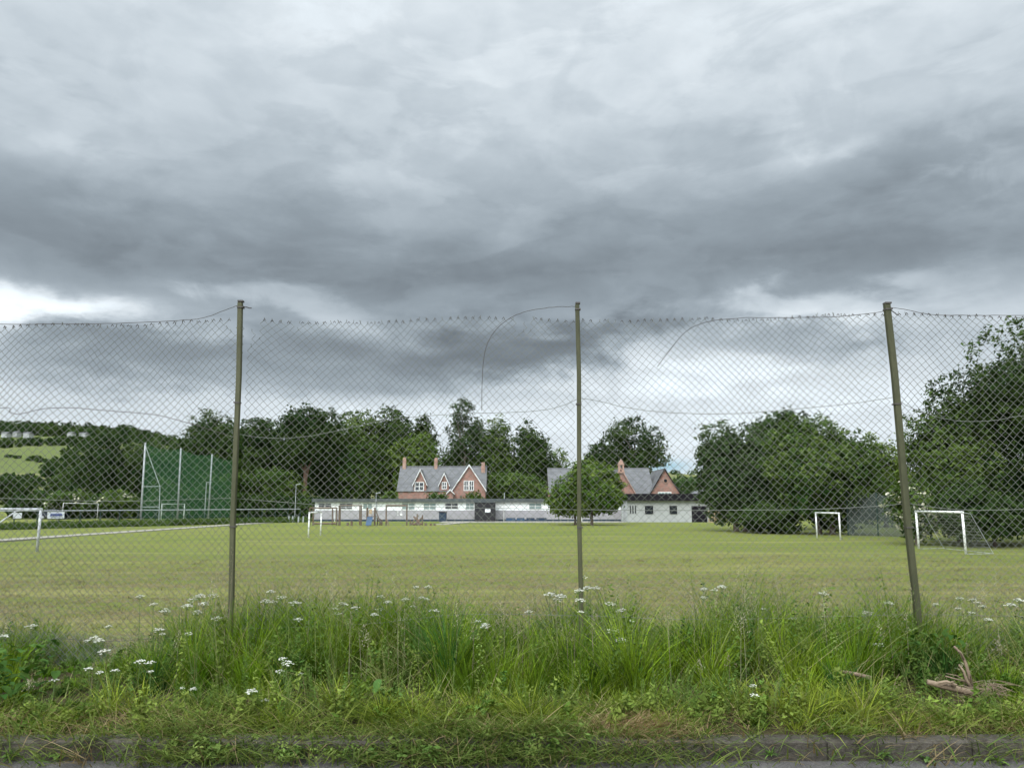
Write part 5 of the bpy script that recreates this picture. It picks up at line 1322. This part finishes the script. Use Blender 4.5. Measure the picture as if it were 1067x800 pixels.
FL = [(195, 632, 7.0, 1.3, 2, L1), (212, 630, 7.0, 1.4, 1, L1), (208, 622, 7.1, 1.2, 2, L1), (222, 621, 7.2, 1.3, 1, L1), (225, 645, 6.7, 1, 1, L1), (282, 617, 7.3, 1, 1, L1), (293, 623, 7.2, 1.1, 2, L1), (307, 629, 7.2, 1.2, 1, L1), (277, 627, 7.1, 1, 1, L1), (310, 646, 6.8, .9, 1, L1), (196, 661, 6.5, .9, 1, L1),
      (33, 653, 7.0, 1.1, 1, L2), (4, 663, 6.6, 1.1, 2, L2), (113, 653, 7.0, 1, 1, L2), (98, 665, 6.9, 1, 1, L2), (103, 668, 6.8, .9, 1, L2), (90, 668, 6.9, .9, 1, L2), (109, 679, 6.6, 1.2, 1, L2), (92, 697, 6.35, 1.1, 1, L2), (104, 701, 6.3, 1, 1, L2), (120, 699, 6.3, 1, 1, L2), (146, 690, 6.3, 1.2, 2, L2), (157, 700, 6.2, .9, 1, L2), (57, 709, 6.3, 1, 1, L2), (165, 657, 6.9, 1, 2, L2), (172, 637, 7.2, 1.1, 1, L2), (160, 630, 7.4, 1, 1, L2), (146, 622, 7.6, 1, 1, L2),
      (294, 687, 6.2, 1.1, 1, 'white umbel in the middle of the small group low between left and middle fence posts'), (299, 692, 6.2, 1.3, 2, 'largest white umbel of the small group low between left and middle fence posts'), (313, 702, 6.1, .8, 1, 'small single white umbel right of the low group left of centre'),
      (262, 721, 5.95, 1.1, 2, 'white umbel lowest in the grass between the left and middle fence posts'), (201, 718, 5.95, .9, 2, 'white umbel low in the grass below the left fence post, left of the lowest one'),
      (357, 630, 7.1, 1.1, 2, L3), (370, 634, 7.0, 1.3, 1, L3), (396, 622, 7.2, 1.1, 1, L3), (404, 628, 7.2, 1.2, 2, L3), (390, 641, 6.9, 1.1, 1, L3), (422, 625, 7.3, 1, 1, L3), (441, 624, 7.2, 1.1, 2, L3), (446, 612, 7.6, 1, 1, L3), (433, 612, 7.7, 1, 1, L3), (452, 637, 7.0, 1.2, 1, L3), (497, 648, 6.7, 1.2, 2, L3), (505, 652, 6.7, 1, 1, L3), (551, 638, 7.2, 1, 1, L3), (352, 640, 7.0, 1, 1, L3),
      (573, 620, 7.1, 1.2, 2, L4), (584, 622, 7.1, 1.3, 1, L4), (603, 616, 6.75, 1.2, 1, L4), (612, 613, 7.2, 1.2, 2, L4), (604, 626, 6.75, 1, 1, L4), (605, 638, 6.7, .9, 1, L4), (636, 630, 7.1, 1.1, 2, L4), (645, 637, 7.0, 1, 1, L4), (639, 658, 6.5, 1.2, 1, L4), (647, 668, 6.4, 1.1, 1, L4), (658, 647, 6.8, 1, 1, L4), (608, 602, 7.5, .9, 1, L4),
      (733, 614, 7.5, 1.1, 1, L5), (744, 615, 7.5, 1.2, 1, L5), (752, 612, 7.6, 1.1, 1, L5), (733, 623, 7.3, 1, 1, L5), (858, 619, 7.5, .9, 1, L5), (926, 629, 7.2, 1, 1, L5), (915, 672, 6.5, 1, 1, L5), (904, 639, 7.1, .9, 1, L5), (826, 645, 7, .8, 1, L5), (795, 635, 7.2, .8, 1, L5),
      (785, 715, 5.95, 1, 1, 'upper of two small white umbels low on the verge right of centre'), (786, 725, 5.9, 1, 1, 'lower of two small white umbels low on the verge right of centre'),
      (975, 630, 7.2, 1, 1, L6), (998, 634, 7.1, .9, 1, L6), (1013, 625, 7.4, 1.1, 2, L6), (1000, 624, 7.4, 1, 1, L6), (1024, 632, 7.3, 1, 1, L6), (1053, 631, 7.2, 1.1, 1, L6), (1062, 626, 7.4, 1, 1, L6), (1012, 639, 7, .9, 1, L6), (1030, 646, 6.9, .8, 1, L6)]
for f_ in FL: umbel(f_[5], f_[0], f_[1], f_[2] - (.3 if f_[1] > 680 else 0), f_[3] * (.82 if f_[1] > 680 else 1), f_[4])

# ------------------------------------------------------------------ broad-leaved plants
def strap_leaf(mbv, mbf, base, d, L, W, droop, rgn):
    """a curved lanceolate leaf"""
    d = Vector(d).normalized(); side = d.cross(Vector((0, 0, 1)));
    if side.length < .05: side = Vector((1, 0, 0))
    side.normalize(); n = 6; b = len(mbv)
    for k in range(n + 1):
        f = k / n; c = base + d * L * f + Vector((0, 0, -droop * L * f * f)); wv = W * math.sin(math.pi * min(1, f * .93 + .05)) ** .8
        lift = Vector((0, 0, wv * .3))
        mbv += [tuple(c - side * wv + lift), tuple(c), tuple(c + side * wv + lift)]
    for k in range(n):
        q = b + 3 * k; mbf += [(q, q + 1, q + 4, q + 3), (q + 1, q + 2, q + 5, q + 4)]
def rosette(name, label, px, row, yy, nl, L, W, c1, c2, zoff=0, spread=(.2, 1.1), seed=1, cat='plant', tier=1, hgt_=0.0, group=None):
    c = P(px, row, yy); r_ = random.Random(seed)
    gz_ = c.z + zoff
    t = thing(name, label, cat, (c.x, yy, gz_), group)
    per = nl // tier
    for k in range(nl):
        v = []; f = []
        a = k * 2.399 + r_.uniform(-.3, .3); el = r_.uniform(*spread)
        lev = (k % tier) / max(1, tier) * hgt_
        d = (math.cos(a) * math.cos(el), math.sin(a) * math.cos(el), math.sin(el))
        off = Vector((r_.uniform(-1, 1), r_.uniform(-.6, .6), 0)) * hgt_ * .8
        strap_leaf(v, f, Vector((c.x, yy, gz_ + lev)) + off, d, L * r_.uniform(.6, 1.15), W * r_.uniform(.7, 1.15), r_.uniform(.2, .8), r_)
        tone = np.tile(np.array(c1) + (np.array(c2) - np.array(c1)) * r_.random(), (len(v), 1))
        np_mesh('leaf', np.array(v), np.array(f), M['leaf'], tone, parent=t, smooth=True)
    return t
g1, g2 = (.06, .12, .03), (.12, .19, .055)
rosette('dock_plant', 'star shaped rosette of strap leaves at the kerb below the left fence post', 326, 785, 5.22, 16, .17, .016, g1, g2, seed=3)
rosette('leafy_weed', 'bright leafy weed in front of the kerb at the far left', 62, 786, 5.18, 12, .09, .024, (.07, .15, .03), (.13, .21, .05), seed=4)
rosette('leafy_weed', 'small leafy weed at the road edge in the left corner', 14, 786, 5.15, 12, .08, .018, (.07, .14, .03), (.12, .2, .05), seed=5)
rosette('dock_plant', 'broad leaved weed against the kerb just left of the middle fence post', 575, 782, 5.2, 12, .12, .022, g1, g2, seed=6)
rosette('leafy_weed', 'yellowing leafy weed on the road edge left of the middle post', 510, 789, 5.12, 11, .10, .018, (.14, .19, .05), (.22, .25, .08), seed=7)
rosette('grass_tuft', 'bright grass tuft growing in the kerb joint right of centre', 803, 787, 5.13, 22, .10, .004, (.08, .17, .03), (.14, .22, .05), seed=8, spread=(.3, 1.3))
rosette('leafy_weed', 'leafy weed in the kerb gutter below the right fence post', 965, 791, 5.12, 11, .075, .015, g1, g2, seed=9)
rosette('leafy_weed', 'bright leafy weed in the gutter at the right edge', 1040, 793, 5.1, 10, .08, .013, (.09, .18, .03), (.15, .23, .05), seed=10)
rosette('leafy_weed', 'small leafy weed in the gutter between tuft and right post', 922, 787, 5.13, 8, .06, .013, g1, g2, seed=11)
rosette('dock_plant', 'large leaved dock in the verge left of centre', 405, 735, 5.75, 16, .17, .035, (.06, .125, .03), (.11, .18, .045), seed=12, tier=3, hgt_=.12)
rosette('dock_plant', 'upright bright leaved dock in the verge just left of centre', 508, 742, 5.6, 12, .20, .03, (.08, .16, .03), (.13, .22, .05), seed=13, spread=(.7, 1.3))
rosette('nettle_clump', 'dark broad leaved clump at the left edge below the low gap', 8, 718, 5.95, 95, .10, .03, (.028, .075, .014), (.075, .135, .028), seed=14, tier=10, hgt_=.34, spread=(-.2, .8))
rosette('bramble_clump', 'dark bramble clump behind the fallen branches under the right post', 968, 700, 6.5, 95, .08, .024, (.025, .062, .012), (.055, .10, .02), seed=15, tier=8, hgt_=.34, spread=(-.2, .9))
rosette('leafy_weed', 'pale leaved weed in the low grass below the middle fence post', 700, 748, 5.6, 16, .10, .02, g1, g2, seed=16, tier=2, hgt_=.08)
rosette('leafy_weed', 'leafy weed in the low grass below the right fence post', 880, 750, 5.6, 18, .10, .02, g1, g2, seed=18, tier=2, hgt_=.09)

# ------------------------------------------------------------------ fallen branches
def branch(label, pts, r0, r1, twigs=0, seed=1, name='fallen_branch'):
    q = [P(a, b, y) for a, b, y in pts]; t = thing(name, label, 'branch', q[0], 'fallen branches in the verge')
    n = len(q); rs = [.72 * (r0 + (r1 - r0) * k / (n - 1)) for k in range(n)]
    r_ = random.Random(seed)
    MB().tube(q, rs, 8).build('limb', M['deadwood'], t, smooth=True)
    for k in range(twigs):
        i = r_.randrange(n - 1); p0 = q[i].lerp(q[i + 1], r_.random()); e = p0 + Vector((r_.uniform(-.16, .16), r_.uniform(-.1, .1), r_.uniform(.0, .12)))
        MB().tube([p0, p0.lerp(e, .5) + Vector((0, 0, .02)), e], [r1 * .6, r1 * .4, r1 * .2], 5).build('twig', M['deadwood'], t)
branch('thick pale broken limb lying in the trampled grass at the right', [(966, 710, 5.95), (985, 715, 5.92), (1003, 719, 5.9), (1018, 722, 5.88)], .028, .036, 2, 1)
branch('curved bare branch standing up from the branch pile', [(1013, 716, 6.0), (1010, 704, 6.0), (1006, 690, 6.02), (1001, 680, 6.04), (994, 673, 6.05)], .02, .011, 2, 2)
branch('short crooked branch left of the curved upright one', [(1013, 718, 5.95), (1007, 708, 5.95), (1004, 699, 5.96), (999, 692, 5.97)], .018, .009, 1, 3)
branch('pale broken limb half hidden in the grass left of the branch pile', [(876, 699, 6.1), (892, 702, 6.08), (908, 706, 6.05)], .018, .022, 0, 4)
branch('thin straight stick lying across the grass below the branch pile', [(873, 750, 5.65), (905, 733, 5.75), (940, 712, 5.9)], .006, .004, 3, 5)
branch('thin pale stick left of the upright branches', [(985, 704, 6.02), (1003, 709, 6.0), (1014, 713, 6.0)], .007, .009, 0, 6)
r_ = random.Random(8); t = thing('twig_heap', 'heap of tangled dry brown twigs at the right edge of the verge', 'twigs', P(1030, 722, 5.95))
mb = MB()
for k in range(120):
    c = P(r_.gauss(1028, 14), r_.gauss(722, 6), 5.95 + r_.uniform(-.12, .12)); d = Vector((r_.uniform(-1, 1), r_.uniform(-.6, .6), r_.uniform(-.25, .35))) * r_.uniform(.05, .13)
    mb.tube([c - d, c + Vector((0, 0, r_.uniform(-.01, .02))), c + d], [.002, .0025, .001], 4)
mb.build('twigs', M['deadwood'], t)
